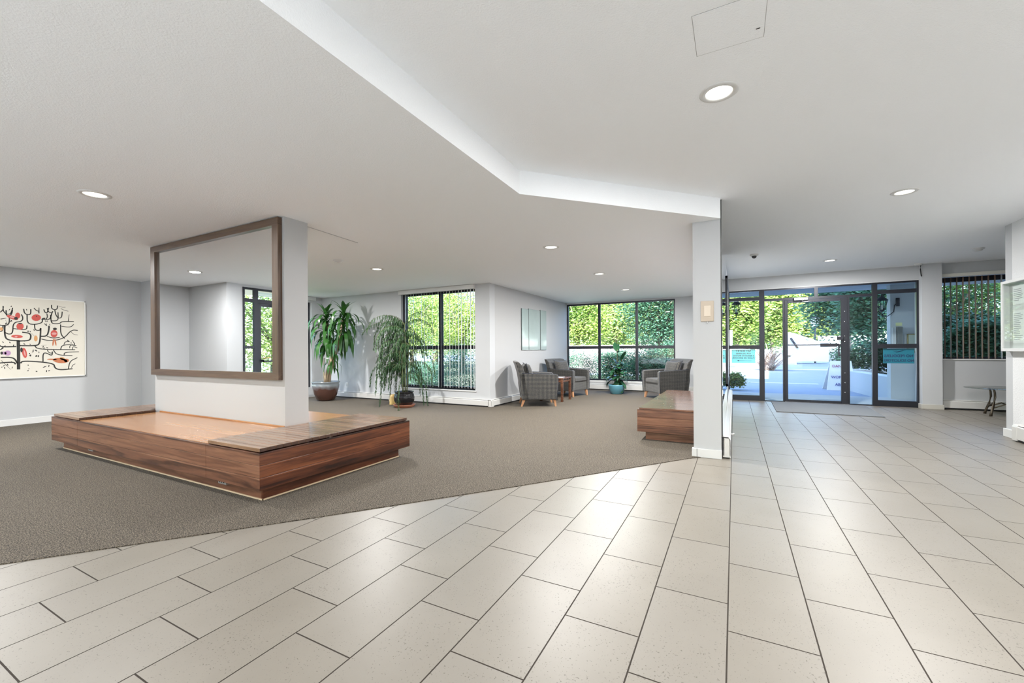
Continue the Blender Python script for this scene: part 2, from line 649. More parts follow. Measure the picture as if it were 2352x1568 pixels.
# ------------------------------------------------------------------ framed mirror on the block
FX0, FX1, FZ0, FZ1, FW = -6.405, -3.887, .838, 2.415, .092
t = thing('framed_mirror', 'large mirror in a dark walnut frame on the white block above the wooden platform', 'mirror', ((FX0 + FX1) / 2, BY0, FZ0))
for x0, x1, z0, z1 in ((FX0, FX1, FZ1 - .072, FZ1), (FX0, FX1, FZ0, FZ0 + .07)):
    MB().box(x0, x1, BY0 - .045, BY0 - .001, z0, z1).build('frame_rail', MAT['mframe'], t)
for x0, x1 in ((FX0, FX0 + .10), (FX1 - FW, FX1)):
    MB().box(x0, x1, BY0 - .045, BY0 - .001, FZ0 + .0705, FZ1 - .0725).build('frame_stile', MAT['mframev'], t)
MB().box(FX0 + .05, FX1 - .05, BY0 - .018, BY0 - .004, FZ0 + .03, FZ1 - .03).build('mirror_glass', MAT['mirror'], t)

# ------------------------------------------------------------------ wooden platform
PX1, PX0, PY0, PY1, PT, PB = -7.006, -3.037, 1.848, 3.443, .38, .108
CL, CR = -6.275, -3.743          # inner ends of the two slatted caps
t = thing('wooden_platform', 'low wooden bench platform of reddish boards wrapped round the white block', 'bench', ((PX0 + PX1) / 2, (PY0 + PY1) / 2, .006))
bh = (PT - PB) / 3


def boards(x0, x1, y0, y1, z0=PB, n=3, h=bh):
    b = MB()
    for i in range(n):
        b.box(x0, x1, y0, y1, z0 + i * h + .0012, z0 + (i + 1) * h - .0012)
    return b


for xa, xb in ((PX1, CL - .001), (CL + .001, CR - .001), (CR + .001, PX0)):
    boards(xa, xb, PY0, PY0 + .022).build('front_panel', MAT['woodx'], t, bevel=.0015)
    boards(xa, xb, PY1 - .022, PY1).build('back_panel', MAT['woodx'], t, bevel=.0015)
boards(PX0 - .022, PX0 + .0004, PY0 + .001, PY1 - .001).build('end_panel', MAT['woody'], t, bevel=.0015)
boards(PX1 - .0004, PX1 + .022, PY0 + .001, PY1 - .001).build('end_panel', MAT['woody'], t, bevel=.0015)
# black sheets standing in for the shade behind the board joints
MB().box(PX1 + .03, PX0 - .03, PY0 + .03, PY0 + .04, PB, PT - .02).box(PX1 + .03, PX0 - .03, PY1 - .04, PY1 - .03, PB, PT - .02).build('shade_board', MAT['black'], t)
# set-back base with pale moulding
A_, B_ = .085, .077
kx0, kx1, ky0, ky1 = PX0 - A_, PX1 + A_, PY0 + B_, PY1 - B_
MB().box(kx1, kx0 - .02, ky0, ky0 + .02, .006, PB + .004).build('toe_board', MAT['woodx'], t)
MB().box(kx1, kx0 - .02, ky1 - .02, ky1, .006, PB + .004).build('toe_board', MAT['woodx'], t)
MB().box(kx0 - .02, kx0, ky0 + .0005, ky1, .006, PB + .004).build('toe_board', MAT['woody'], t)
MB().box(kx1, kx1 + .02, ky0 + .02, ky1, .006, PB + .004).build('toe_board', MAT['woody'], t)
e = MB()
e.box(kx1 - .006, kx0 + .006, ky0 - .006, ky0, .006, .016).box(kx0, kx0 + .006, ky0 - .006, ky1 + .006, .006, .016)
e.box(kx1 - .006, kx0 + .006, ky1, ky1 + .006, .006, .016)
e.build('base_moulding', MAT['edge'], t)
# slatted caps
ns, pitch = 25, (PY1 - PY0 - .03) / 25
for side, (xa, xb) in enumerate(((PX1 + .02, CL), (CR, PX0 - .02))):
    s = MB()
    for i in range(ns):
        y0 = PY0 + .015 + i * pitch
        y1 = y0 + pitch - .0035
        xe = xb
        if side == 0 and y1 > BY0 - .01 and y0 < BY1 + .01:
            xe = BX0 - .004
        s.box(xa, xe, y0, y1, PT + .004, PT + .03)
        s.mi[-6] = s.mi[-5] = 1
    s.build('slatted_cap', [MAT['slat'], MAT['slatend']], t, bevel=.0018)
# smooth light seat between the caps, left open for the block
st = MB()
st.box(CL, CR, PY0 + .022, BY0 - .003, PT - .012, PT + .002)
st.box(CL, CR, BY1 + .003, PY1 - .022, PT - .012, PT + .002)
st.box(BX1 + .003, CR, BY0 - .003, BY1 + .003, PT - .012, PT + .002)
st.build('seat_panel', MAT['seat'], t)
sb = MB().box(CL + .005, BX1 + .0, BY0 - .016, BY0 - .004, PT + .002, PT + .016)
sb.build('seat_moulding', MAT['seat'], t, bevel=.003)
for bx in (-3.58, -6.05):
    br = MB().box(bx - .055, bx + .055, PY0 + .035, PY0 + B_ - .004, PB - .034, PB - .004)
    for q in (-.04, -.012, .018):
        br.box(bx + q, bx + q + .01, PY0 + .033, PY0 + .036, PB - .023, PB - .014, 1)
    br.build('hinge_bracket', [MAT['metal'], MAT['black']], t)

# ------------------------------------------------------------------ second bench beside the pillar
t = thing('slatted_bench', 'glossy red-brown wooden bench with set-back base beside the white pillar', 'bench', (-.71, 6.5, .006))
QX0, QX1, QY0, QY1 = -1.055, -.38, 5.30, 7.80
boards(QX0, QX1, QY0, QY0 + .022).build('front_panel', MAT['woodx'], t, bevel=.0015)
boards(QX0 - .0004, QX0 + .022, QY0 + .001, QY1 - .001).build('side_panel', MAT['woody'], t, bevel=.0015)
boards(QX0, QX1, QY1 - .022, QY1).build('back_panel', MAT['woodx'], t, bevel=.0015)
MB().box(QX0 + .03, QX1, QY0 + .03, QY0 + .04, PB, PT - .02).build('shade_board', MAT['black'], t)  # black sheet in place of shade behind the joints
MB().box(QX0 + .085, QX1, QY0 + .085, QY0 + .105, .006, PB).build('toe_board', MAT['woodx'], t)
MB().box(QX0 + .085, QX0 + .105, QY0 + .105, QY1 - .08, .006, PB).build('toe_board', MAT['woody'], t)
MB().box(QX0 + .105, QX1, QY1 - .1, QY1 - .08, .006, PB).build('toe_board', MAT['woody'], t)
s = MB()
nb = 40
pb = (QY1 - QY0 - .03) / nb
for i in range(nb):
    s.box(QX0 + .02, QX1, QY0 + .015 + i * pb, QY0 + .015 + (i + 1) * pb - .003, PT + .001, PT + .02)
s.build('slatted_top', MAT['benchtop'], t, bevel=.0015)

# ------------------------------------------------------------------ windows and doors
def member(b, x0, x1, z0, z1, y0, y1):
    b.fb(x0, x1, y0, y1, z0, z1)


# window_1 : lounge window left with vertical blinds
t = sroot('window_1', (-5.5, YA, .31))
b = MB()
y0, y1 = YA + .07, YA + .13
for x0, x1, z0, z1 in ((-6.49, -6.40, .31, 2.345), (-4.60, -4.56, .31, 2.345), (-6.49, -4.56, .31, .37), (-6.49, -4.56, 2.30, 2.345), (-5.505, -5.43, .31, 2.345), (-6.49, -4.56, 1.135, 1.215)):
    b.fb(x0, x1, y0, y1, z0, z1)
b.build('window_frame', MAT['frame'], t)
for x0, x1 in ((-6.40, -5.505), (-5.43, -4.60)):
    for z0, z1 in ((.37, 1.135), (1.215, 2.30)):
        MB().box(x0, x1, YA + .097, YA + .103, z0, z1).build('pane', MAT['glass'], t)
MB().box(-6.52, -4.53, YA - .02, YA + .07, .285, .31).build('window_sill', MAT['trimw'], t, bevel=.004)
bl = thing('vertical_blind', 'open white vertical blinds under a headrail in the lounge window left of the corner', 'blinds', (-5.53, YA - .04, 2.33))
MB().box(-6.515, -4.548, YA - .06, YA - .001, 2.335, 2.42).build('headrail', MAT['trimw'], bl, bevel=.004)
vm = plain('blind_vane', (.74, .74, .70), .6)
for i in range(25):
    x = -6.36 + i * .0735
    a = R(125 + 5 * math.sin(i * 1.7) + i * .35)
    dx, dy = .04 * math.cos(a), .04 * math.sin(a)
    MB().extr([(x - dx, YA + .01 - dy, .345), (x + dx, YA + .01 + dy, .345), (x + dx, YA + .01 + dy, 2.334), (x - dx, YA + .01 - dy, 2.334)], (.0012, 0, 0)).build('vane', vm, bl)

# window_2 : end window of the lounge
t = sroot('window_2', (-2.8, YB, .21))
b = MB()
y0, y1 = YB + .02, YB + .08
for x0, x1, z0, z1 in ((-4.215, -4.18, .26, 2.385), (-1.35, -1.315, .26, 2.385), (-4.215, -1.315, .26, .30), (-4.215, -1.315, 2.345, 2.385), (-3.315, -3.253, .26, 2.385), (-2.308, -2.243, .26, 2.385), (-4.215, -1.315, 1.125, 1.205)):
    b.fb(x0, x1, y0, y1, z0, z1)
b.build('window_frame', MAT['frame'], t)
for x0, x1 in ((-4.18, -3.315), (-3.253, -2.308), (-2.243, -1.35)):
    for z0, z1 in ((.30, 1.125), (1.205, 2.345)):
        MB().box(x0, x1, YB + .047, YB + .053, z0, z1).build('pane', MAT['glass'], t)
MB().box(-4.21, -1.32, YB - .012, YB + .02, .205, .26).build('window_sill', MAT['trimw'], t, bevel=.004)

# window_3 : in the left wall behind the block
t = sroot('window_3', (XM, 5.7, .24))
b = MB()
for a0, a1, z0, z1 in ((4.6, 4.66, .24, 2.29), (6.745, 6.80, .24, 2.29), (4.6, 6.8, .24, .29), (4.6, 6.8, 2.24, 2.29), (5.67, 5.73, .24, 2.29), (4.6, 6.8, 1.13, 1.21)):
    b.fb(XM - .13, XM - .07, a0, a1, z0, z1)
b.build('window_frame', MAT['frame'], t)
for a0, a1 in ((4.66, 5.67), (5.73, 6.745)):
    for z0, z1 in ((.29, 1.13), (1.21, 2.24)):
        MB().box(XM - .103, XM - .097, a0, a1, z0, z1).build('pane', MAT['glass'], t)
MB().box(XM, XM + .06, 4.55, 6.88, 2.335, 2.42).build('headrail', MAT['trimw'], t, bevel=.004)

# window_4 : right of the entrance
t = sroot('window_4', (4.2, YG, .88))
b = MB()
for x0, x1, z0, z1 in ((3.34, 3.37, .905, 2.375), (5.17, 5.2, .905, 2.375), (3.34, 5.2, .905, .935), (3.34, 5.2, 2.29, 2.375), (4.235, 4.275, .905, 2.375)):
    b.fb(x0, x1, YG + .07, YG + .12, z0, z1)
b.build('window_frame', MAT['frame'], t)
for x0, x1 in ((3.37, 4.235), (4.275, 5.17)):
    MB().box(x0, x1, YG + .092, YG + .098, .935, 2.29).build('pane', MAT['glass'], t)
MB().box(3.30, 5.22, YG - .045, YG + .06, .882, .905).build('window_sill', MAT['trimw'], t, bevel=.003)
bl = thing('vertical_blind', 'brown edged open vertical blinds in the window right of the entrance column', 'blinds', (4.25, YG - .05, 2.37))
MB().box(3.30, 5.22, YG - .085, YG - .031, 2.37, 2.43).build('headrail', plain('cream_headrail', (.66, .64, .57), .5), bl, bevel=.004)
vb = plain('brown_vane', (.20, .125, .075), .6)
vg = plain('grey_vane', (.42, .43, .42), .6)
for i in range(22):
    x = 3.385 + i * .0805
    a = R(84 - i * .3)
    hw = .042 if i != 10 else .05
    dx, dy = hw * math.cos(a), hw * math.sin(a)
    MB().extr([(x - dx, YG - .005 - dy + .03, .91), (x + dx, YG - .005 + dy + .03, .91), (x + dx, YG - .005 + dy + .03, 2.369), (x - dx, YG - .005 - dy + .03, 2.369)], (.003, 0, 0)).build('vane', vg if i in (9, 16) else vb, bl)

# entrance glazing: window_5 (left), window_6 (middle surround), window_7 (right), door_1
GX0 = -.112
FY0, FY1 = YG - .03, YG + .03


def louvres(par, x0, x1, z0, z1, n=3, y=YG):
    for i in range(n):
        zc = z0 + (i + .5) * (z1 - z0) / n
        h = (z1 - z0) / n * .55
        MB().extr([(x0, y - .020, zc - h), (x0, y + .012, zc + h), (x0, y + .017, zc + h), (x0, y - .015, zc - h)], (x1 - x0, 0, 0)).build('louvre_blade', MAT['louvre'], par)


def glass_bay(name, x0, x1, jl, jr):
    t = sroot(name, ((x0 + x1) / 2, YG, 0))
    b = MB()
    for a0, a1, z0, z1 in ((x0, x0 + jl, 0, 2.357), (x1 - jr, x1, 0, 2.357), (x0, x1, .0, .112), (x0, x1, 1.102, 1.182), (x0, x1, 2.135, 2.205), (x0, x1, 2.325, 2.357)):
        b.fb(a0, a1, FY0, FY1, z0, z1)
    b.build('window_frame', MAT['frame'], t)
    for z0, z1 in ((.112, 1.102), (1.182, 2.135)):
        MB().box(x0 + jl, x1 - jr, YG - .003, YG + .003, z0, z1).build('pane', MAT['glass'], t)
    louvres(t, x0 + jl, x1 - jr, 2.205, 2.325)
    return t


glass_bay('window_5', GX0, .526, .03, .048)
glass_bay('window_7', 2.39, 3.03, .038, .04)
t = sroot('window_6', (1.45, YG, 0))
b = MB()
for a0, a1, z0, z1 in ((.526, .574, 0, 2.357), (2.351, 2.39, 0, 2.357), (.574, 2.351, 2.325, 2.357), (.574, 2.351, 2.105, 2.155), (1.44, 1.50, 2.155, 2.325), (.90, .93, 0, 2.105), (1.975, 2.005, 0, 2.105), (.574, .90, 0, .02), (2.005, 2.351, 0, .02)):
    b.fb(a0, a1, FY0, FY1, z0, z1)
b.build('window_frame', MAT['frame'], t)
MB().box(.574, .90, YG - .003, YG + .003, .02, 2.105).build('pane', MAT['glass'], t)
MB().box(2.005, 2.351, YG - .003, YG + .003, .02, 2.105).build('pane', MAT['glass'], t)
louvres(t, .574, 1.44, 2.155, 2.325)
louvres(t, 1.50, 2.351, 2.155, 2.325)
t = sroot('door_1', (1.45, YG, 0))
b = MB()
for a0, a1, z0, z1 in ((.932, .987, .012, 2.10), (1.868, 1.973, .012, 2.10), (.987, 1.868, .012, .062), (.987, 1.868, 2.045, 2.10)):
    b.fb(a0, a1, FY0 - .008, FY1 - .01, z0, z1)
b.build('door_frame', MAT['frame'], t, bevel=.002)
MB().box(.987, 1.868, YG - .006, YG, .062, 2.045).build('pane', MAT['glass'], t)
b = MB().box(.987, 1.86, YG - .075, YG - .055, 1.168, 1.186).box(1.53, 1.80, YG - .09, YG - .045, 1.135, 1.205)
b.box(.99, 1.01, YG - .075, YG - .03, 1.165, 1.19).box(1.80, 1.83, YG - .075, YG - .03, 1.15, 1.20)
b.build('push_bar', MAT['frame'], t, bevel=.003)
MB().box(1.812, 1.835, YG - .095, YG - .07, .95, 1.19).box(1.812, 1.87, YG - .08, YG - .06, .96, .985).box(1.812, 1.87, YG - .08, YG - .06, 1.14, 1.17).build('door_handle', MAT['frame'], t, bevel=.003)
MB().box(1.80, 1.90, YG - .085, YG - .035, 1.27, 1.34).build('door_lock', MAT['frame'], t, bevel=.003)
MB().box(1.09, 1.33, YG - .10, YG - .035, 2.085, 2.14).build('door_closer', MAT['metal'], t, bevel=.008)
MB().tube([(1.22, YG - .09, 2.09), (1.24, YG - .12, 2.055), (1.38, YG - .12, 2.045), (1.41, YG - .06, 2.05)], .009).build('closer_arm', MAT['metal'], t)
for z in (1.83, 1.63, 1.345, 1.235, .62, .43, .24):
    MB().sphere((1.925, YG - .042, z), .011, .008, .011, 8, 6).build('stile_screw', MAT['chrome'], t)
MB().box(.93, 1.98, YG - .10, YG - .03, 0, .012).build('door_threshold', MAT['metal'], t)
# white line above the glazing
struct('trim_3', MB().box(-.11, 3.02, YG - .036, YG - .028, 2.357, 2.368), MAT['trimw'])

# door_2: glazed side entrance seen in the mirror
DX = -8.45
t = sroot('door_2', (DX, -.4, 0))
b = MB()
for a0, a1, z0, z1 in ((.29, .33, 0, 2.375), (.03, .11, 0, 2.375), (-2.0, -1.94, 0, 2.375), (-1.1, -1.02, 0, 2.375), (-2.0, .33, 2.335, 2.375), (-2.0, .33, 2.09, 2.16), (.11, .29, 1.17, 1.225), (-2.0, -1.1, 1.17, 1.225), (.11, .29, 0, .11), (-2, -1.1, 0, .11)):
    b.fb(DX - .05, DX + .01, a0, a1, z0, z1)
b.build('door_frame', MAT['frame'], t)
b = MB()
for a0, a1, z0, z1 in ((-.03, .03, .01, 2.09), (-1.02, -.93, .01, 2.09), (-.93, -.03, .01, .11), (-.93, -.03, 2.02, 2.09)):
    b.fb(DX - .045, DX, a0, a1, z0, z1)
b.build('door_leaf', MAT['frame'], t)
MB().box(DX - .025, DX - .019, .11, .29, .11, 1.17).box(DX - .025, DX - .019, .11, .29, 1.225, 2.09).box(DX - .025, DX - .019, -1.94, -1.1, .11, 2.09).build('pane', MAT['glass'], t)
MB().box(DX - .025, DX - .019, -.93, -.03, .11, 2.02).build('pane', MAT['glass'], t)
MB().box(DX + .05, DX + .07, -.95, -.03, .90, .93).box(DX, DX + .07, -.05, -.03, .9, .95).box(DX, DX + .07, -.96, -.93, .9, .95).build('push_bar', MAT['frame'], t)
MB().tube([(DX + .01, -.06, .98), (DX + .06, -.07, .98), (DX + .06, -.19, .99)], .01).build('door_handle', plain('brass', (.7, .45, .12), .3, metal=1), t)
MB().box(DX, DX + .05, -.55, -.25, 2.03, 2.08).build('door_closer', MAT['metal'], t)
for i in range(3):
    MB().extr([(DX - .05, .11, 2.17 + i * .05), (DX, .11, 2.20 + i * .05), (DX, .11, 2.206 + i * .05), (DX - .05, .11, 2.176 + i * .05)], (0, -2.0, 0)).build('louvre_blade', MAT['louvre'], t)

# unseen windows behind the camera, added to bring in daylight
for k, (x0, x1) in enumerate(((-8.3, -1.9), (-1.7, 2.9))):
    t = sroot('window_%d' % (8 + k), ((x0 + x1) / 2, -3.2, .3))
    b = MB()
    nn = 4 if k == 0 else 3
    for i in range(nn + 1):
        xx = x0 + i * (x1 - x0) / nn
        b.box(max(x0, xx - .03), min(x1, xx + .03), -3.24, -3.18, .05, 1.38)
    b.box(x0, x1, -3.24, -3.18, .05, .11).box(x0, x1, -3.24, -3.18, 1.32, 1.38)
    b.build('window_frame', MAT['frame'], t)
    MB().box(x0, x1, -3.213, -3.207, .11, 1.32).build('pane', MAT['glass'], t)

# ------------------------------------------------------------------ baseboard heaters
def heater_run(name, label, p0, p1, nrm, h=.155, d=.075, ends=(True, True)):
    """convector run against a wall from p0 to p1; nrm points into the room"""
    p0, p1, n = Vector((*p0, 0)), Vector((*p1, 0)), Vector((*nrm, 0))
    ax = (p1 - p0).normalized()
    Ln = (p1 - p0).length
    t = thing(name, label, 'heater', p0, 'baseboard heaters round the lobby')

    def prof(a, zs, l0, l1, mb, mi=0):
        pts = [p0 + ax * l0 + n * u + Vector((0, 0, z)) for u, z in zs]
        mb.extr(pts, ax * (l1 - l0), mi)
    c = MB()
    prof(0, [(.001, .03), (.012, .03), (.012, h), (.001, h)], 0, Ln, c)
    prof(0, [(.012, h - .006), (d * .75, h - .004), (d * .80, h - .010), (d * .75, h - .013), (.012, h - .013)], 0, Ln, c)
    c.build('back_plate', MAT['heater'], t)
    c = MB()
    prof(0, [(d - .006, .032), (d, .032), (d, h - .028), (d - .012, h - .018), (d - .016, h - .022), (d - .006, h - .03)], 0, Ln, c)
    c.build('front_cover', MAT['heater'], t)
    c = MB()
    prof(0, [(.013, .008), (d - .012, .008), (d - .012, h - .03), (.013, h - .02)], .01, Ln - .01, c)
    c.build('fin_core', MAT['black'], t)
    for fl, l0 in zip(ends, (0, Ln - .10)):
        if fl:
            c = MB()
            prof(0, [(.0, .012), (d + .003, .012), (d + .003, h - .03), (d - .012, h - .002), (.0, h + .003)], l0, l0 + .10, c)
            c.build('end_cap', MAT['heater'], t, bevel=.003)
    return t


heater_run('baseboard_heater', 'long white baseboard heater under the lounge window, left of the corner', (XM + .02, YA), (XA + .078, YA), (0, -1), ends=(True, False))
heater_run('baseboard_heater', 'white baseboard heater behind the armchairs, along the picture wall', (XA, YA - .078), (XA, YB - .08), (1, 0), ends=(True, False))
heater_run('baseboard_heater', 'white baseboard heater under the wide lounge window, behind the blue pot', (XA + .0, YB), (-.38, YB), (0, -1), h=.165)
heater_run('baseboard_heater', 'white baseboard heater under the blinds window, behind the round table', (3.32, YG - .03), (5.58, YG - .03), (0, -1), h=.17, d=.06, ends=(False, False))
hr = heater_run('baseboard_heater', 'white baseboard heater right of the pillar, along the tile floor', (-.105, 4.80), (-.105, 10.35), (1, 0), h=.222, d=.068)
MB().tube([(-.04, 5.6, .40 - .30), (-.03, 5.6, .11), (.0, 5.6, .11)], .012).build('valve_stub', MAT['chrome'], hr)
hh = heater_run('baseboard_heater', 'white baseboard heater with black end slot on the textured right wall', (3.0, 7.22), (3.0, 4.2), (-1, 0), h=.20, d=.075)

# ------------------------------------------------------------------ pillar fittings
t = thing('wall_mirror_panel', 'dark edged tall mirror panel on the entrance side of the pillar wall', 'mirror', (-.11, 6, .22))
MB().box(-.116, -.104, 4.765, 7.6, .225, ZU - .002).build('panel_edge', plain('dark_edge', (.03, .032, .03), .4), t)
MB().box(-.104, -.1025, 4.775, 7.59, .235, ZU - .012).build('mirror_glass', MAT['mirror'], t)
t = thing('notice_board', 'black framed glazed notice board seen edge-on beyond the pillar mirror', 'notice board', (-.11, 8.9, .5))
b = MB()
for y0, y1, z0, z1 in ((7.7, 7.74, .5, 2.3), (10.0, 10.04, .5, 2.3), (7.7, 10.04, .5, .54), (7.7, 10.04, 2.26, 2.3)):
    b.box(-.116, -.085, y0, y1, z0, z1)
b.build('frame', MAT['frame'], t)
MB().box(-.115, -.10, 7.74, 10.0, .54, 2.26).build('backing', plain('notice_white', (.75, .75, .73), .3), t)
t = thing('light_switch', 'beige rocker switch plate high on the front of the pillar', 'switch', (-.24, 4.76, 1.5))
MB().box(-.300, -.178, 4.745, 4.7595, 1.395, 1.605).build('plate', plain('beige_plate', (.50, .42, .33), .4), t, bevel=.006)
MB().box(-.268, -.208, 4.738, 4.7455, 1.445, 1.555).build('rocker', plain('beige_rocker', (.66, .57, .46), .4), t, bevel=.004)
MB().sphere((-.24, 4.745, 1.385), .008, .008, .008, 8, 6).build('key_slot', MAT['chrome'], t)
t = thing('wall_outlet', 'white wall outlet above the heater, right of the tall potted plant', 'outlet', (-8.19, YA, .3))
MB().box(-8.23, -8.15, YA - .006, YA - .0005, .24, .36).build('plate', MAT['trimw'], t, bevel=.002)
MB().box(-8.205, -8.175, YA - .008, YA - .006, .265, .295).box(-8.205, -8.175, YA - .008, YA - .006, .305, .335).build('sockets', plain('socket_grey', (.35, .35, .35), .5), t)
t = tag(MB().tube([(3.005, 10.23, 2.60), (3.0, 10.225, 2.53), (3.008, 10.23, 2.45), (3.015, 10.232, 2.40)], .008, 6).build('door_cable', MAT['black']), 'short black cable hanging from the ceiling down the entrance column', 'cable')
t = tag(MB().lathe([(.001, ZU - .035), (.05, ZU - .033), (.055, ZU - .003), (.055, ZU)], 2.95, 10.16, 20).build('sensor_puck', MAT['trimw']), 'flat white sensor on the ceiling corner above the entrance column', 'sensor')

# ------------------------------------------------------------------ ceiling lights
def light_proto():
    t = thing('recessed_light', '', 'ceiling light', (0, 0, 0), 'round recessed ceiling lights')
    MB().lathe([(.072, -.002), (.075, -.007), (.098, -.006), (.106, -.001), (.106, .004), (.072, .004)], 0, 0, 36).build('trim_ring', MAT['trimw'], t)
    MB().lathe([(.073, -.0035), (.071, .02), (.071, .021)], 0, 0, 36).build('baffle', plain('lamp_baffle', (.85, .84, .82), .3), t)
    MB().disc(0, 0, -.001, .0705, 36, flip=True).build('diffuser', emis('lamp_glow', (1, .93, .80), 3.2), t)
    ld = bpy.data.lights.new('lamp', 'AREA')
    ld.shape = 'DISK'
    ld.size = .14
    ld.energy = LAMP_W
    ld.color = (1.0, .995, .985)
    lo = bpy.data.objects.new('lamp', ld)
    COL.objects.link(lo)
    lo.parent = t
    lo.location = (0, 0, -.010)
    return t


lp = light_proto()
LIGHTS = [(-.07, 2.77, ZU, 'nearest recessed ceiling light, above the tile floor'),
          (-4.67, 1.49, ZL, 'recessed ceiling light at far left, in front of the mirror block'),
          (1.472, 5.40, ZU, 'recessed ceiling light at the right, midway to the entrance doors'),
          (-5.06, 4.99, ZL, 'recessed ceiling light behind the mirror block, beside the smoke detector'),
          (-2.06, 5.01, ZL, 'recessed ceiling light of the lounge row, nearest the soffit'),
          (-2.06, 7.20, ZL, 'recessed ceiling light of the lounge row, middle of three'),
          (-2.10, 9.40, ZL, 'recessed ceiling light of the lounge row, nearest the wide window'),
          (1.475, 9.02, ZU, 'recessed ceiling light just inside the entrance doors'),
          (-7.79, 1.46, ZL, 'recessed ceiling light seen only reflected in the framed mirror'),
          (-7.9, 5.0, ZL, 'recessed ceiling light hidden behind the mirror block'),
          (1.47, 1.8, ZU, 'added unseen ceiling light over the tile floor, out of view to the right'),  # unseen lights from here down are added to brighten the room
          (1.47, -1.6, ZU, 'added unseen ceiling light behind the viewer on the right'),
          (-.07, -.9, ZU, 'added unseen ceiling light just behind the viewer'),
          (-4.67, -2.0, ZL, 'added unseen ceiling light behind the viewer over the carpet'),
          (-2.6, -1.0, ZL, 'added unseen ceiling light behind the viewer, over the carpet edge'),
          (-7.2, -2.0, ZL, 'added unseen ceiling light beside the side entrance door')]
POWER = [.5, .5, 1.15, 1.35, 1.25, 1.35, 1.35, 1.25, 1, 1.2, .8, .8, .45, .7, .6, 1]
for i, (x, y, z, lab) in enumerate(LIGHTS):
    o = lp if i == 0 else copy_tree(lp)
    o.location = (x, y, z)
    o['label'] = lab
    for ch in o.children:
        if ch.type == 'LIGHT':
            ch.data = ch.data.copy()
            ch.data.energy = LAMP_W * POWER[i]

# smoke detectors, camera, hatch
for i, (x, y, z, lab) in enumerate(((-5.03, 4.22, ZL, 'white smoke detector on the lounge ceiling behind the mirror block'), (3.32, 9.05, ZU, 'white smoke detector on the ceiling near the blinds window'))):
    t = thing('smoke_detector', lab, 'smoke detector', (x, y, z), 'ceiling smoke detectors')
    MB().lathe([(.07, z), (.07, z - .012), (.052, z - .018), (.046, z - .038), (.001, z - .042)], x, y, 24).build('housing', MAT['trimw'], t)
    MB().lathe([(.048, z - .022), (.05, z - .026), (.048, z - .030)], x, y, 24).build('vent_ring', plain('vent_grey', (.4, .4, .4), .6), t)
t = thing('dome_camera', 'white ceiling dome camera with a dark eye above the entrance path', 'security camera', (.295, 7.82, ZU))
MB().lathe([(.062, ZU), (.062, ZU - .02), (.045, ZU - .03), (.001, ZU - .03)], .295, 7.82, 24).build('housing', MAT['trimw'], t)
MB().sphere((.295, 7.81, ZU - .035), .036, .036, .034, 16, 10).build('dome', plain('smoked_dome', (.01, .01, .012), .08), t)
t = thing('access_hatch', 'square flush access hatch in the ceiling beside the nearest recessed light', 'hatch', (-.014, 2.228, ZU))
b = MB()
hx0, hx1, hy0, hy1 = -.162, .137, 2.078, 2.377
for x0, x1, y0, y1 in ((hx0, hx0 + .002, hy0, hy1), (hx1 - .002, hx1, hy0, hy1), (hx0, hx1, hy0, hy0 + .002), (hx0, hx1, hy1 - .002, hy1)):
    b.box(x0, x1, y0, y1, ZU - .0006, ZU + .001)
b.build('gap', plain('hatch_gap', (.33, .33, .33), .8), t)
MB().box(hx0 + .003, hx1 - .003, hy0 + .003, hy1 - .003, ZU - .0015, ZU).build('door', MAT['ceiling'], t)
MB().box(.10, .118, 2.30, 2.304, ZU - .003, ZU - .0015).build('latch', MAT['black'], t)

# ------------------------------------------------------------------ left wall artwork
AY0, AY1, AZ0, AZ1 = 1.42, 2.985, .725, 1.98
t = thing('framed_artwork', 'wide cream print of a black branching tree with red birds on the left wall', 'picture', (XL, (AY0 + AY1) / 2, AZ0))
AXF = XL + .03
b = MB()
for y0, y1, z0, z1 in ((AY0, AY0 + .012, AZ0, AZ1), (AY1 - .012, AY1, AZ0, AZ1), (AY0, AY1, AZ0, AZ0 + .012), (AY0, AY1, AZ1 - .012, AZ1)):
    b.box(XL + .001, AXF + .006, y0, y1, z0, z1)
b.build('frame', plain('white_frame', (.78, .78, .75), .4), t)
pr = MB()
pr.box(XL + .005, AXF, AY0 + .012, AY1 - .012, AZ0 + .012, AZ1 - .012)


def AP(px, py):
    """point of the print given in the 220x220 px close-up of the picture's right-hand half"""
    k = (py - 130) / 1300
    u = px / 1405
    y = 2.045 + u * (AY1 - .012 - 2.045)
    top0, bot0 = 130, 1475
    top1, bot1 = 240, 1430
    tp = top0 + (top1 - top0) * u
    bt = bot0 + (bot1 - bot0) * u
    z = AZ1 - .008 - (py - tp) / (bt - tp) * (AZ1 - AZ0 - .016)
    return y, z


def stroke(pts, w, mi=1, smooth=True):
    P = [AP(*p) for p in pts]
    if smooth and len(P) > 2:
        for _ in range(3):
            Q = [P[0]]
            for a, c in zip(P[:-1], P[1:]):
                Q.append((a[0] * .75 + c[0] * .25, a[1] * .75 + c[1] * .25))
                Q.append((a[0] * .25 + c[0] * .75, a[1] * .25 + c[1] * .75))
            Q.append(P[-1])
            P = Q
    x = AXF + .0008
    vs = []
    n = len(P)
    for i, (y, z) in enumerate(P):
        a, c = P[max(i - 1, 0)], P[min(i + 1, n - 1)]
        dy, dz = c[0] - a[0], c[1] - a[1]
        l = math.hypot(dy, dz) or 1
        ww = w * (1 if i < n - 1 else .5) / 2
        vs += [(x, y - dz / l * ww, z + dy / l * ww), (x, y + dz / l * ww, z - dy / l * ww)]
    pr.add(vs, [(2 * i, 2 * i + 1, 2 * i + 3, 2 * i + 2) for i in range(n - 1)], mi)


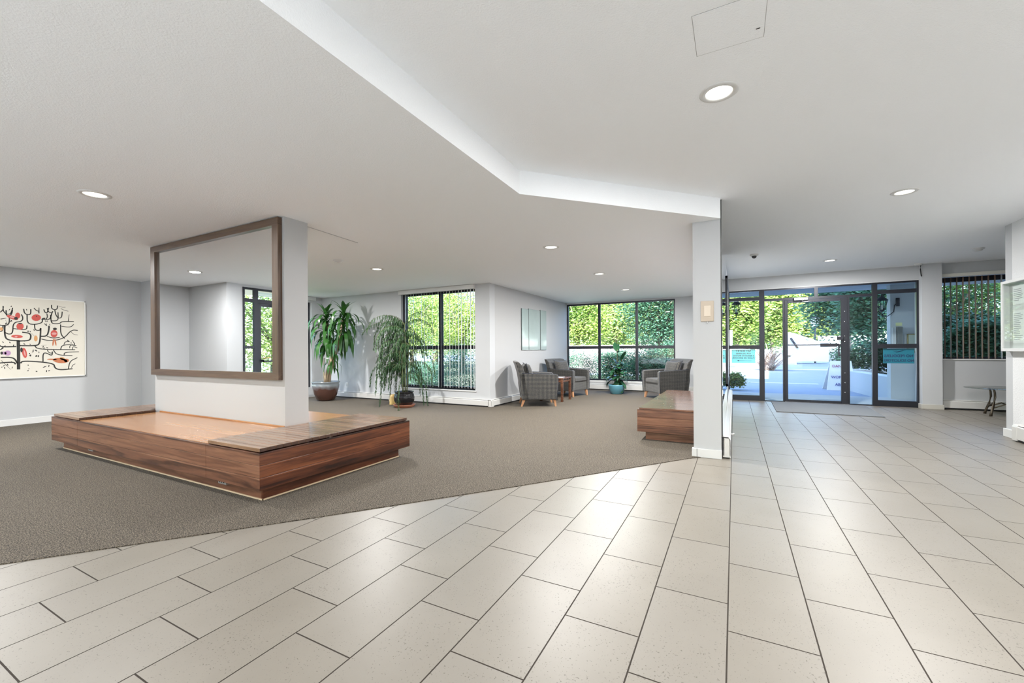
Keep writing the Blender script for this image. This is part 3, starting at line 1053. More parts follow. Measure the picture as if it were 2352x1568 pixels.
def blob(cx, cy, rx, ry, ang=0, mi=2, n=14, dx=.0016):
    vs = []
    for i in range(n):
        a = 2 * PI * i / n
        u, v = rx * math.cos(a), ry * math.sin(a)
        c, s_ = math.cos(ang), math.sin(ang)
        y, z = AP(cx + u * c - v * s_, cy + u * s_ + v * c)
        vs.append((AXF + dx, y, z))
    pr.add(vs, [tuple(range(n))], mi)


Wb = .018
TREE = [([(270, 1330), (272, 1100), (268, 850)], .035), ([(270, 865), (440, 860), (468, 820), (465, 740), (330, 720)], Wb), ([(268, 860), (110, 850), (62, 790), (62, 600)], Wb),
        ([(62, 720), (120, 755), (185, 740), (190, 560), (330, 545), (345, 480), (320, 430)], .014), ([(190, 660), (400, 690), (408, 610)], .013),
        ([(285, 940), (540, 945), (610, 920), (625, 780), (630, 655)], Wb), ([(625, 790), (735, 790), (765, 700), (770, 620)], Wb), ([(640, 835), (800, 870), (1030, 830), (1160, 690), (1280, 700)], .013),
        ([(735, 790), (830, 825), (955, 812)], .012), ([(530, 945), (580, 1005), (1230, 1015)], .013), ([(970, 1005), (990, 940), (1130, 930), (1250, 950)], .012), ([(1025, 930), (1050, 880), (1130, 880)], .010),
        ([(840, 1015), (900, 1100), (1180, 1110)], .012), ([(1030, 1105), (1030, 1055), (1300, 1050)], .012), ([(300, 1230), (340, 1185), (850, 1230), (860, 1310), (950, 1345), (1180, 1325)], Wb),
        ([(665, 1205), (665, 1070), (720, 1060), (820, 1115), (825, 1040)], .014), ([(740, 1015), (760, 1060), (825, 1070)], .010), ([(1105, 1325), (1130, 1200), (1270, 1145)], .012),
        ([(1160, 1310), (1180, 1265), (1230, 1245)], .008), ([(410, 430), (412, 580), (530, 600), (655, 570), (660, 520)], .014), ([(355, 340), (370, 420), (440, 440), (470, 420), (470, 345)], .014),
        ([(530, 590), (535, 690), (620, 695), (630, 655)], .013), ([(602, 415), (605, 320)], .014), ([(520, 325), (560, 370), (600, 380)], .012), ([(685, 350), (700, 400), (740, 415), (765, 325)], .013),
        ([(740, 330), (765, 400), (830, 410)], .012), ([(735, 420), (745, 480), (720, 510)], .012), ([(690, 515), (790, 515), (810, 440), (835, 380)], .013), ([(800, 440), (805, 560), (850, 590), (960, 585), (990, 550), (1210, 555)], .014),
        ([(810, 540), (910, 540), (930, 500), (925, 400)], .012), ([(870, 360), (885, 440), (930, 500), (990, 490), (1000, 390)], .013), ([(815, 280), (815, 340), (870, 360), (915, 345), (920, 290)], .013),
        ([(970, 600), (970, 760), (1040, 830)], .014), ([(985, 630), (1150, 650), (1205, 600)], .010), ([(1105, 550), (1125, 440)], .010), ([(1180, 1010), (1185, 960), (1270, 985)], .009), ([(1130, 990), (1130, 950), (1190, 930)], .009),
        ([(1155, 720), (1200, 765), (1280, 775)], .006), ([(975, 340), (1040, 370), (1110, 385)], .007), ([(940, 300), (1000, 320), (1060, 318)], .005), ([(0, 1130), (150, 1130), (215, 1155), (250, 1230)], Wb), ([(40, 290), (40, 370), (90, 430), (160, 420), (185, 320)], .012),
        ([(0, 505), (90, 490)], .013), ([(10, 1180), (150, 1330)], .006), ([(480, 740), (570, 830)], .003), ([(640, 940), (730, 935)], .003), ([(75, 520), (135, 640)], .003)]
for pts, w in TREE:
    stroke(pts, w)
for cx, cy, rx, ry, an, mi in ((558, 485, 78, 55, 0, 2), (298, 625, 58, 58, 0, 2), (180, 480, 95, 28, .35, 2), (262, 450, 40, 50, 0, 2), (250, 790, 92, 26, .05, 2), (855, 750, 60, 62, 0, 2), (840, 890, 14, 60, .15, 3), (878, 890, 13, 60, -.2, 3),
                               (548, 825, 30, 48, 0, 4), (365, 1060, 38, 85, -.2, 2), (960, 1190, 130, 42, .1, 3), (1000, 1160, 50, 24, .3, 4), (820, 1170, 90, 12, .05, 3), (1070, 1190, 46, 30, 0, 3), (105, 1060, 50, 42, 0, 5), (45, 1060, 45, 25, .1, 5), (12, 665, 24, 30, 0, 4)):
    blob(cx, cy, rx, ry, an, mi)
for cx, cy, rx, ry, an, mi in ((562, 462, 10, 10, 0, 1), (235, 495, 30, 24, 0, 1), (870, 672, 36, 20, 0, 1), (318, 1010, 20, 40, 0, 1), (675, 505, 36, 16, -.3, 1), (300, 580, 34, 10, 0, 1), (15, 1060, 20, 25, 0, 1), (855, 748, 44, 20, 0, 6), (175, 475, 40, 14, .35, 6), (235, 795, 24, 12, 0, 6), (368, 1065, 12, 50, -.2, 6)):
    blob(cx, cy, rx, ry, an, mi, dx=.0024)
rr = random.Random(3)
for cx, cy, k in ((110, 940, 6), (520, 1060, 13), (700, 600, 7), (120, 590, 5), (470, 670, 5), (690, 1310, 6), (100, 1260, 7), (430, 910, 4), (1150, 880, 7), (500, 1310, 4), (90, 350, 3), (420, 370, 1), (740, 960, 3)):
    for _ in range(k):
        blob(cx + rr.uniform(-85, 85), cy + rr.uniform(-60, 60), rr.uniform(11, 20), rr.uniform(6, 10), rr.uniform(0, 3), 1, 6)
# left part of the tree, mirrored growth of the same plain kind
for dx_, sgn in ((270, -1),):
    for pts, w in TREE[5:24]:
        stroke([(270 - (p[0] - 270) * .82 - 20, p[1] + 15) for p in pts], w)
pr.build('print', [plain('cream_paper', (.66, .63, .55), .55, var=.05), plain('ink_black', (.02, .02, .018), .6), plain('paint_red', (.50, .075, .06), .6), plain('paint_rust', (.48, .16, .07), .6),
                   plain('paint_orange', (.58, .30, .12), .6), plain('paint_mauve', (.42, .25, .42), .6), plain('paint_pink', (.62, .32, .30), .6)], t)

# ------------------------------------------------------------------ three glass panels on the lounge side wall
gp = plain('glazed_print', (.40, .47, .46), .06, var=.12, spec=1.0)
for i, (y0, y1, z1, lab) in enumerate(((8.47, 8.82, 2.045, 'left of three'), (8.835, 9.47, 2.065, 'wide middle one of three'), (9.50, 9.86, 2.085, 'right of three'))):
    t = thing('glass_wall_panel', 'pale green reflective glass panel above the armchairs, ' + lab, 'picture', (XA, y0, 1.11), 'glass panels on the lounge side wall')
    MB().box(XA + .001, XA + .022, y0, y1, 1.11, z1).build('backing', plain('panel_edge_%d' % i, (.12, .14, .14), .5), t)
    MB().box(XA + .022, XA + .026, y0 + .004, y1 - .004, 1.114, z1 - .004).build('glazing', gp, t)

# ------------------------------------------------------------------ armchairs
def rbox(mb, x0, x1, y0, y1, z0, z1):
    return mb.box(x0, x1, y0, y1, z0, z1)


def chair_proto():
    t = thing('armchair', '', 'armchair', (0, 0, 0), 'patterned armchairs of the lounge')
    FA = MAT['fabric']
    HW = .37
    b = MB()
    b.box(-.30, .335, -HW + .06, HW - .06, .14, .34)
    b.build('seat_base', FA, t, bevel=.02)
    for s in (-1, 1):
        y0, y1 = (HW - .10, HW) if s > 0 else (-HW, -HW + .10)
        pts = [(-.33, .135), (.345, .135), (.365, .40), (.37, .60), (.345, .622), (-.10, .640), (-.36, .650), (-.37, .42)]
        b = MB()
        b.extr([(x, y0, z) for x, z in pts], (0, y1 - y0, 0))
        arm = b.build('arm', FA, t, bevel=.016)
        ye = y1 if s > 0 else y0
        b = MB().tube([(.347, ye, .14), (.368, ye, .40), (.373, ye, .605), (.345, ye, .628), (-.10, ye, .645), (-.34, ye, .655)], .006, 6)
        b.build('piping', MAT['piping'], arm)
    # back, leaning and curved in plan
    b = MB()
    rows = []
    for z, xo in ((.135, -.30), (.42, -.345), (.65, -.385), (.80, -.43), (.885, -.465)):
        r_ = []
        for j in range(7):
            yy = -HW + j * HW / 3
            bow = -.03 * (1 - (yy / HW) ** 2)
            r_.append((xo + bow, yy, z - (.012 if abs(yy) > .3 and z > .85 else 0)))
        rows.append(r_)
    vs = [p for r_ in rows for p in r_] + [(p[0] + (.11 if k < 4 else .07), p[1], p[2]) for k, r_ in enumerate(rows) for p in r_]
    n = 7
    o = len(rows) * n
    fs = []
    for k in range(len(rows) - 1):
        for j in range(n - 1):
            fs.append((k * n + j, k * n + j + 1, (k + 1) * n + j + 1, (k + 1) * n + j))
            fs.append((o + k * n + j, o + (k + 1) * n + j, o + (k + 1) * n + j + 1, o + k * n + j + 1))
        fs.append((k * n, (k + 1) * n, o + (k + 1) * n, o + k * n))
        fs.append((k * n + n - 1, o + k * n + n - 1, o + (k + 1) * n + n - 1, (k + 1) * n + n - 1))
    for j in range(n - 1):
        fs.append((j, o + j, o + j + 1, j + 1))
        k = (len(rows) - 1) * n
        fs.append((k + j, k + j + 1, o + k + j + 1, o + k + j))
    b.add(vs, fs)
    b.build('backrest', FA, t, bevel=.018)
    b = MB().box(-.27, .35, -HW + .108, HW - .108, .345, .455)
    b.build('seat_cushion', FA, t, bevel=.035, bseg=4)
    for x, y, sx in ((.30, .30, .03), (.30, -.30, .03), (-.29, .30, -.05), (-.29, -.30, -.05)):
        b = MB()
        top, bot = .028, .016
        vs = [(x + dx * top, y + dy * top, .14) for dx, dy in ((-1, -1), (1, -1), (1, 1), (-1, 1))] + [(x + sx + dx * bot, y + dy * bot, 0) for dx, dy in ((-1, -1), (1, -1), (1, 1), (-1, 1))]
        b.add(vs, [(0, 1, 2, 3), (4, 7, 6, 5), (0, 4, 5, 1), (1, 5, 6, 2), (2, 6, 7, 3), (3, 7, 4, 0)])
        b.build('leg', MAT['legwood'], t, bevel=.003)
    return t


def cushion_proto():
    """square scatter cushion, standing, facing +x, with pinched top edge"""
    n = 12
    b = MB()
    vs = []
    hw, hh = .235, .20
    for side in (1, -1):
        for i in range(n + 1):
            for j in range(n + 1):
                u, v = -1 + 2 * i / n, -1 + 2 * j / n
                pin = 1 - .10 * (1 - abs(v)) * (abs(u) ** 6)
                th = .085 * ((1 - u ** 4) * (1 - v ** 4)) ** .5
                z = v * hh * (1 - .16 * (1 - u * u) * (1 if v > 0 else .3) * abs(v) ** 2)
                vs.append((side * th, u * hw * pin, z + hh))
    m_ = (n + 1) * (n + 1)
    fs = []
    for s in (0, 1):
        for i in range(n):
            for j in range(n):
                a = s * m_ + i * (n + 1) + j
                q = (a, a + 1, a + n + 2, a + n + 1)
                fs.append(q if s == 0 else q[::-1])
    b.add(vs, fs, 0, True)
    t = b.build('cushion', MAT['fabric'])
    tag(t, '', 'cushion', 'patterned cushions on the armchairs')
    pts = []
    for i in range(49):
        a = i / 48 * 4
        k = int(a) % 4
        f_ = a - int(a)
        u, v = ((-1 + 2 * f_, -1), (1, -1 + 2 * f_), (1 - 2 * f_, 1), (-1, 1 - 2 * f_))[k]
        pin = 1 - .10 * (1 - abs(v)) * (abs(u) ** 6)
        z = v * hh * (1 - .16 * (1 - u * u) * (1 if v > 0 else .3) * abs(v) ** 2)
        pts.append((0, u * hw * pin, z + hh))
    MB().tube(pts, .006, 6, closed_ends=False).build('piping', MAT['piping'], t)
    return t


CH = [(-3.535, 7.82, 30.1, 'patterned dark armchair nearest, side-on beside the wall corner', 'patterned cushion in the nearest armchair by the wall corner'),
      (-3.56, 9.72, -14, 'patterned dark armchair in the far corner under the glass wall panels', 'patterned cushion in the armchair under the glass wall panels'),
      (-1.37, 10.02, 220, 'patterned grey armchair right of the blue pot, behind the slatted bench', 'patterned cushion in the armchair right of the blue pot')]
cp = chair_proto()
kp = cushion_proto()
for i, (x, y, rz, lab, lab2) in enumerate(CH):
    o = cp if i == 0 else copy_tree(cp)
    o.location = (x, y, .006)
    o.rotation_euler = (0, 0, R(rz))
    o['label'] = lab
    k = kp if i == 0 else copy_tree(kp)
    d = Vector((math.cos(R(rz)), math.sin(R(rz))))
    off = -.145
    k.location = (x + d.x * off, y + d.y * off, .465)
    k.rotation_euler = (0, R(-16), R(rz + (4, -6, 10)[i]))
    k['label'] = lab2

# side table between the two armchairs
t = thing('side_table', 'small dark wooden square side table between the two left armchairs', 'table', (-3.42, 8.72, .006))
tx, ty, hw = -3.47, 8.66, .27
MB().box(tx - hw, tx + hw, ty - hw, ty + hw, .485, .51).build('tabletop', MAT['darkwood'], t, bevel=.004)
MB().box(tx - hw + .02, tx + hw - .02, ty - hw + .02, ty - hw + .04, .42, .485).box(tx - hw + .02, tx + hw - .02, ty + hw - .04, ty + hw - .02, .42, .485).box(tx - hw + .02, tx - hw + .04, ty - hw + .02, ty + hw - .02, .42, .485).box(tx + hw - .04, tx + hw - .02, ty - hw + .02, ty + hw - .02, .42, .485).build('apron', MAT['darkwood'], t)
for sx in (-1, 1):
    for sy in (-1, 1):
        x, y = tx + sx * (hw - .03), ty + sy * (hw - .03)
        MB().box(x - .024, x + .024, y - .024, y + .024, .006, .485).build('leg', MAT['darkwood'], t, bevel=.003)
tag(MB().box(tx - .02, tx + .19, ty - .16, ty + .06, .5105, .518).build('magazine', plain('paper', (.62, .66, .72), .3), bevel=.001), 'pale magazine lying on the small dark side table', 'magazine')

# round glass table on the right
t = thing('round_glass_table', 'low round glass table on curved bronze legs under the blinds window', 'table', (3.86, 9.75, 0))
tc = Vector((3.86, 9.75, 0))
MB().lathe([(.001, .438), (.44, .438), (.45, .443), (.44, .448), (.001, .448)], tc.x, tc.y, 48).build('tabletop', glass('table_glass', (.62, .66, .64), 1.7), t)
br = plain('aged_bronze', (.11, .09, .065), .4, metal=.7, bscale=30, bstr=.5)
for q in range(4):
    a = R(35 + 90 * q)
    ca, sa = math.cos(a), math.sin(a)
    MB().tube([tc + Vector((ca * r_, sa * r_, z)) for r_, z in ((.19, .437), (.17, .38), (.165, .30), (.19, .18), (.235, .06), (.25, .0))], [.014, .014, .015, .016, .016, .02], 8).build('leg', br, t)
    a2 = a + PI / 2
    mid = a + PI / 4
    MB().tube([tc + Vector((ca * .20, sa * .20, .13)), tc + Vector((math.cos(mid) * .12, math.sin(mid) * .12, .195)), tc + Vector((math.cos(a2) * .20, math.sin(a2) * .20, .13))], .011, 8).build('stretcher', br, t)

# entrance mat
tag(MB().prism([(.655, 8.70), (2.13, 8.72), (2.20, 10.15), (2.02, 10.30), (.68, 10.30)], .0005, .012).build('entrance_mat', plain('mat_grey', (.15, .16, .17), .95, bscale=200, bstr=.8)), 'grey carpet mat on the tiles in front of the entrance door', 'mat')

# display case on the textured wall
t = thing('display_case', 'white framed glazed notice case with papers on the textured right wall', 'notice board', (3.0, 6.9, 1.06))
cy0, cy1, cz0, cz1 = 6.2, 7.47, 1.062, 1.918
b = MB()
for y0, y1, z0, z1 in ((cy0, cy0 + .035, cz0, cz1), (cy1 - .035, cy1, cz0, cz1), (cy0 + .035, cy1 - .035, cz0, cz0 + .035), (cy0 + .035, cy1 - .035, cz1 - .035, cz1)):
    b.box(2.935, 3.0085, y0, y1, z0, z1)
b.build('frame', MAT['trimw'], t, bevel=.003)
MB().box(3.0, 3.0085, cy0 + .03, cy1 - .03, cz0 + .03, cz1 - .03).build('backing', plain('case_back', (.60, .60, .57), .7), t)
MB().box(2.945, 2.949, cy0 + .03, cy1 - .03, cz0 + .03, cz1 - .03).build('glazing', glass('case_glass', (.95, .975, .97), 1.5), t)
pm = plain('notice_paper', (.74, .74, .71), .6)
pk = plain('notice_ink', (.25, .25, .26), .6)
rr = random.Random(5)
for i, (y0, y1, z0, z1) in enumerate(((7.14, 7.36, 1.62, 1.84), (7.14, 7.36, 1.16, 1.55), (6.86, 7.10, 1.50, 1.86), (6.86, 7.10, 1.14, 1.46), (6.56, 6.80, 1.2, 1.6))):
    b = MB().box(2.997, 2.9995, y0, y1, z0, z1)
    z = z1 - .04
    while z > z0 + .03:
        b.box(2.9962, 2.9968, y1 - .02 - rr.uniform(.10, y1 - y0 - .04), y1 - .02, z, z + .006, 1)
        z -= .022
    b.build('notice', [pm, pk], t)

# ------------------------------------------------------------------ potted plants
def blade(mb, base, az, length, droop, width, segs=8, lift=.9, curl=1.0, mi=0, fold=.12, twist=0.0):
    """arching strap leaf"""
    p = Vector(base)
    el = lift
    pts = []
    st = length / segs
    for i in range(segs + 1):
        pts.append(p.copy())
        p = p + Vector((math.cos(az) * math.cos(el), math.sin(az) * math.cos(el), math.sin(el))) * st
        el -= droop * st / length * (1 + .5 * i / segs) * curl
        el = max(el, -1.5)
    sd = Vector((-math.sin(az), math.cos(az), 0))
    if twist:
        sd = (sd * math.cos(twist) + Vector((0, 0, 1)) * math.sin(twist)).normalized()
    vs, fs = [], []
    for i, q in enumerate(pts):
        u = i / segs
        w = width * (.35 + .65 * math.sin(min(1, u * 2.2) * PI / 2)) * (1 - max(0, (u - .55) / .45) ** 1.7)
        w = max(w, .0015)
        dn = Vector((0, 0, -1)) * w * fold
        vs += [q - sd * w / 2 - dn * -1, q + Vector((0, 0, -w * fold)), q + sd * w / 2 - dn * -1]
    for i in range(segs):
        a = i * 3
        fs += [(a, a + 1, a + 4, a + 3), (a + 1, a + 2, a + 5, a + 4)]
    mb.add(vs, fs, mi, True)
    return pts


rr = random.Random(11)
# 1) tall dracaena in glazed brown pot
c = Vector((-8.13, 6.46, .006))
t = thing('potted_dracaena', 'tall strap-leaved plant in a large brown and grey glazed pot by the left window', 'potted plant', c)
def pot_mat(name, lo, hi, zmid, rough=.2):
    mt, n, p = nt(name)
    tc_ = N(n, 'ShaderNodeTexCoord')
    s = N(n, 'ShaderNodeSeparateXYZ')
    L(n, tc_.outputs['Object'], s.inputs[0])
    z = M(n, 'ADD', s.outputs[2], M(n, 'MULTIPLY', M(n, 'SUBTRACT', noise(n, tc_.outputs['Object'], 7, 4), .5), .12))
    L(n, ramp(n, z, [(max(0, zmid - .05), lo), (zmid + .05, hi)]), p.inputs['Base Color'])
    p.inputs['Roughness'].default_value = rough
    p.inputs['Coat Weight'].default_value = .5
    return mt
MB().lathe([(.001, .012), (.16, .012), (.19, .03), (.245, .16), (.28, .30), (.285, .36), (.275, .385), (.295, .415), (.30, .43), (.28, .43), (.265, .39), (.26, .36), (.001, .36)], c.x, c.y, 40).build('pot', pot_mat('brown_glaze', (.085, .038, .028), (.20, .23, .25), .30), t)
MB().disc(c.x, c.y, .385, .262).build('soil', MAT['soil'], t)
cm = MB()
path = [c + Vector(v) for v in ((.02, -.02, .37), (.05, -.02, .55), (.13, 0, .78), (.20, .02, 1.02), (.19, .02, 1.25), (.12, .0, 1.50), (.06, -.02, 1.75))]
cm.tube(path, [.05, .048, .042, .036, .03, .028, .024], 10)
p2 = [c + Vector(v) for v in ((.06, .03, .37), (.09, .04, .6), (.18, .06, .85), (.26, .08, 1.1), (.34, .09, 1.4), (.44, .08, 1.68), (.50, .06, 1.85))]
cm.tube(p2, [.035, .034, .03, .028, .026, .024, .02], 10)
p3 = [c + Vector(v) for v in ((-.05, 0, .37), (-.07, .0, .7), (-.05, .0, .95))]
cm.tube(p3, [.014, .012, .01], 8)
cm.build('cane', MAT['cane'], t)
lm = MB()
def head(top, n, z0, z1, lmin, lmax, wid, upr=.12):
    for i in range(n):
        f_ = i / n
        zz = z0 + (z1 - z0) * f_ + rr.uniform(-.02, .02)
        az = i * 2.399 + rr.uniform(-.3, .3)
        ln = rr.uniform(lmin, lmax) * (.62 if f_ > 1 - upr else 1)
        lift = 1.35 if f_ > 1 - upr else rr.uniform(.1, .7) + .5 * f_
        dr = 1.0 if f_ > 1 - upr else rr.uniform(1.9, 3.0)
        if f_ < .35:
            dr *= 1.2
            lift -= .4
        blade(lm, (top[0], top[1], zz), az, ln, dr, wid * rr.uniform(.85, 1.1), 9, lift)
head(c + Vector((.05, -.02, 0)), 84, 1.25, 1.92, .42, .68, .070)
head(c + Vector((.52, .06, 0)), 78, 1.40, 1.96, .42, .72, .068)
head(c + Vector((.17, .02, 0)), 26, .78, 1.30, .30, .50, .058)
blade(lm, c + Vector((.05, 0, 1.86)), .8, .40, .3, .075, 8, 1.45)
blade(lm, c + Vector((.05, 0, 1.86)), 3.6, .36, .5, .07, 8, 1.40)
blade(lm, c + Vector((.52, .05, 1.94)), 2.8, .28, .4, .06, 8, 1.4)
lm.build('foliage', MAT['dracaena'], t)

# 2) weeping feathery plant in black pot on terracotta saucer
c = Vector((-5.74, 6.36, .006))
t = thing('potted_weeping_plant', 'feathery weeping plant in a glossy black pot on a terracotta saucer', 'potted plant', c)
tag(t, 'feathery weeping plant in a glossy black pot on a terracotta saucer', 'potted plant')
MB().lathe([(.001, .006), (.17, .006), (.185, .02), (.21, .055), (.215, .062), (.205, .062), (.17, .03), (.001, .028)], c.x, c.y, 40).build('saucer', plain('terracotta', (.42, .17, .10), .6), t)
MB().lathe([(.001, .05), (.13, .035), (.155, .06), (.195, .14), (.20, .20), (.185, .26), (.17, .285), (.185, .30), (.19, .315), (.17, .315), (.155, .29), (.001, .28)], c.x, c.y, 40).build('pot', plain('black_glaze', (.008, .008, .010), .08), t)
MB().disc(c.x, c.y, .292, .155).build('soil', MAT['soil'], t)
sm = MB()
lf = MB()
stems = [((-.03, 0), (-.07, 0), 1.05), ((.02, .01), (0, .02), 1.62), ((.03, -.01), (.05, 0), 1.45), ((0, -.03), (-.04, -.03), 1.40), ((.05, .02), (.10, .03), 1.2)]
tips = []
for (x0, y0), (x1, y1), h in stems:
    P = [c + Vector((x0 + (x1 - x0) * k / 5, y0 + (y1 - y0) * k / 5, .28 + (h - .28) * k / 5)) for k in range(6)]
    sm.tube(P, [.012, .011, .010, .009, .007, .005], 6)
    tips.append(P)
def frond(base, az, ln, lift, droop):
    pts = blade(MB(), base, az, ln, droop, .01, 16, lift)
    sm.tube(pts, [.0035] * len(pts), 4, closed_ends=False)
    for i, q in enumerate(pts[2:]):
        u = i / len(pts)
        for s in range(4):
            for sg in (-1, 1):
                a2 = az + sg * rr.uniform(.5, 1.5)
                l2 = rr.uniform(.05, .12) * (1.15 - u * .6)
                blade(lf, q + Vector((rr.uniform(-.01, .01), rr.uniform(-.01, .01), rr.uniform(-.02, .02))), a2, l2, rr.uniform(1.2, 2.4), .008, 3, rr.uniform(-1.2, -.1))
for P in tips:
    for k in range(17):
        q = P[min(5, 2 + int(k % 4))] if k > 4 else P[-1]
        az = rr.uniform(0, 2 * PI)
        if rr.random() < .45:
            az = rr.uniform(PI * .75, PI * 1.35)
        frond(q, az, rr.uniform(.5, 1.02), rr.uniform(.1, .9), rr.uniform(1.9, 2.9))
for az, ln, lift, dr in ((3.3, .80, .95, 1.9), (-.15, .95, .9, 1.7), (.1, .8, .6, 1.6), (3.6, .9, .35, 1.0), (2.9, .7, .3, .7)):
    frond(tips[1][-1], az, ln, lift, dr)
sm.build('stems', plain('stem_green', (.10, .12, .05), .7), t)
lf.build('foliage', MAT['fern'], t)

# yellow watering can
t = thing('watering_can', 'pale yellow watering can on the carpet beside the black plant pot', 'watering can', (-6.22, 6.58, .006))
ym = plain('yellow_plastic', (.66, .46, .17), .4)
c = Vector((-6.22, 6.58, .006))
MB().lathe([(.001, .006), (.088, .006), (.088, .012), (.078, .17), (.07, .205), (.06, .21), (.058, .20), (.001, .195)], c.x, c.y, 28).build('body', ym, t)
MB().tube([c + Vector((-.07, 0, .19)), c + Vector((-.12, 0, .18)), c + Vector((-.135, 0, .12)), c + Vector((-.12, 0, .06)), c + Vector((-.082, 0, .04))], .008).build('handle', plain('cream_handle', (.7, .62, .45), .4), t)
MB().tube([c + Vector((.08, .01, .05)), c + Vector((.16, .02, .14)), c + Vector((.22, .03, .24))], [.014, .012, .010]).build('spout', ym, t)

# 3) broad-leaved plant in blue pot
c = Vector((-2.58, 10.50, .006))
t = thing('potted_broadleaf_plant', 'broad dark-leaved plant in a blue-grey pot before the wide lounge window', 'potted plant', c)
MB().lathe([(.001, .006), (.13, .006), (.14, .015), (.19, .13), (.205, .215), (.205, .235), (.19, .235), (.185, .21), (.001, .2)], c.x, c.y, 36).build('pot', plain('blue_glaze', (.10, .27, .34), .3), t)
MB().disc(c.x, c.y, .215, .187).build('soil', MAT['soil'], t)
sm, lf = MB(), MB()
def broad(base, az, ln, wd, lift, dr):
    pts = blade(lf, base, az, ln, dr, wd, 7, lift, fold=.2)
S3 = [((0, 0), (.02, -.02), 1.10), ((.04, 0), (.12, .0), .86), ((-.04, .02), (-.14, .02), .72), ((.02, .05), (.05, .1), .7)]
for k, ((x0, y0), (x1, y1), h) in enumerate(S3):
    P = [c + Vector((x0 + (x1 - x0) * i / 6, y0 + (y1 - y0) * i / 6, .2 + (h - .2) * i / 6)) for i in range(7)]
    sm.tube(P, .009, 6)
    nl = (20, 16, 16, 14)[k]
    for i in range(nl):
        u = (i + .5) / nl
        z = .24 + (h - .24) * u
        q = P[int(u * 6)]
        if k == 0 and .70 < u < .92:
            continue
        top = u > .93
        broad((q.x, q.y, z), i * 2.4 + k, rr.uniform(.26, .36) * (1 - .25 * (k == 0 and u > .6)), rr.uniform(.10, .14), 1.2 if top else rr.uniform(.3, .9) - (.7 if u < .25 else 0), .8 if top else rr.uniform(1.3, 2.3))
broad(c + Vector((.02, -.02, 1.06)), 2.2, .30, .16, 1.2, .6)
broad(c + Vector((.02, -.02, 1.06)), 0.2, .27, .14, .8, .9)
broad(c + Vector((.12, 0, .80)), -.1, .42, .07, .5, .5)
broad(c + Vector((.12, 0, .76)), 3.4, .45, .06, .5, .9)
sm.build('stems', plain('stem_brown', (.10, .09, .04), .7), t)
lf.build('foliage', MAT['rubber'], t)

# ------------------------------------------------------------------ signs on the entrance glazing (face the street, so they read reversed from inside)
def text_mesh(body, size, mat, flip=False, thick=.0008, align='CENTER', bold=0.0):
    cu = bpy.data.curves.new('lettering', 'FONT')
    cu.body = body
    cu.size = size
    cu.extrude = thick
    cu.align_x = align
    cu.align_y = 'CENTER'
    cu.offset = bold
    to = bpy.data.objects.new('lettering_tmp', cu)
    COL.objects.link(to)
    dg = bpy.context.evaluated_depsgraph_get()
    dg.update()
    me = bpy.data.meshes.new_from_object(to.evaluated_get(dg))
    bpy.data.objects.remove(to)
    # stand the text up facing -y; flip makes it read from +y
    for v in me.vertices:
        x, y, z = v.co
        v.co = (-x if flip else x, -z, y)
    me.materials.clear()
    me.materials.append(mat)
    return me


def put_text(par, body, size, mat, x, y, z, flip=False, bold=0.0, sx=1.0, rot=None):
    me = text_mesh(body, size, mat, flip, bold=bold)
    o = bpy.data.objects.new('lettering', me)
    COL.objects.link(o)
    if par is not None:
        o.parent = par
        o.location = Vector((x, y, z)) - par.location
    else:
        o.location = (x, y, z)
    o.scale = (sx, 1, 1)
    return o


cy_ = plain('sign_cyan', (.22, .86, .88), .5)
ct = plain('sign_teal', (.012, .17, .23), .5)
ink = plain('sign_ink', (.01, .03, .10), .5)
t = thing('no_entry_sign', 'cyan no-entry sign with an arrow on the left entrance pane, reading reversed', 'sign', (.18, YG + .006, .80))
MB().box(-.045, .405, YG + .005, YG + .008, .80, 1.095).build('sign_panel', cy_, t, bevel=.001)
for body, z, s, w in (('NO ENTRY', 1.055, .058, 1.0), ('FOR DELIVERIES', 1.0, .040, 1.0), ('& RESIDENTS MOVING', .953, .040, 1.0), ('PLEASE USE SIDE DOOR', .907, .040, .98)):
    put_text(t, body, s, ink, .18, YG + .0035, z, True, .0006, w)
MB().box(.08, .335, YG + .003, YG + .0045, .848, .853).extr([(.055, YG + .003, .8505), (.095, YG + .003, .864), (.095, YG + .003, .837)], (0, .0015, 0)).build('arrow', ink, t)
t = thing('no_peddlers_sign', 'teal sign with dark reversed lettering on the right entrance pane', 'sign', (2.74, YG + .006, .82))
MB().box(2.515, 2.965, YG + .005, YG + .008, .815, 1.095).build('sign_panel', ct, t, bevel=.001)
put_text(t, 'NO PEDDLERS', .066, ink, 2.74, YG + .0035, .955, True, .0016, .98)
put_text(t, 'NO SOLICITORS', .066, ink, 2.74, YG + .0035, .868, True, .0016, .90)
MB().tube([(2.66, YG + .003, 1.05), (2.72, YG + .003, 1.04), (2.80, YG + .003, 1.055), (2.74, YG + .003, 1.03), (2.70, YG + .003, 1.025), (2.83, YG + .003, 1.07)], .0025, 5).build('emblem', ink, t)

# ================================================================== outside
GZ = -.15
struct('ground_drive', MB().box(-60, 60, 10.6, 90, GZ - .2, GZ), MAT['asphalt'])
struct('ground_garden_left', MB().box(-60, -8.6 - .6, -40, 40, GZ - .2, GZ + .01), MAT['lawn'])
struct('ground_garden_rear', MB().box(-9.2, 60, -40, -3.4, GZ - .2, GZ), MAT['paving'])
struct('ground_garden_back', MB().prism([(-9.2, 7.35), (-4.3, 7.35), (-4.3, 11.65), (-.5, 11.65), (-.5, 20), (-9.2, 20)], GZ - .2, GZ + .02), MAT['lawn'])
struct('ground_porch', MB().box(-.5, 6, 10.6, 12.6, GZ, -.03), MAT['paving'])
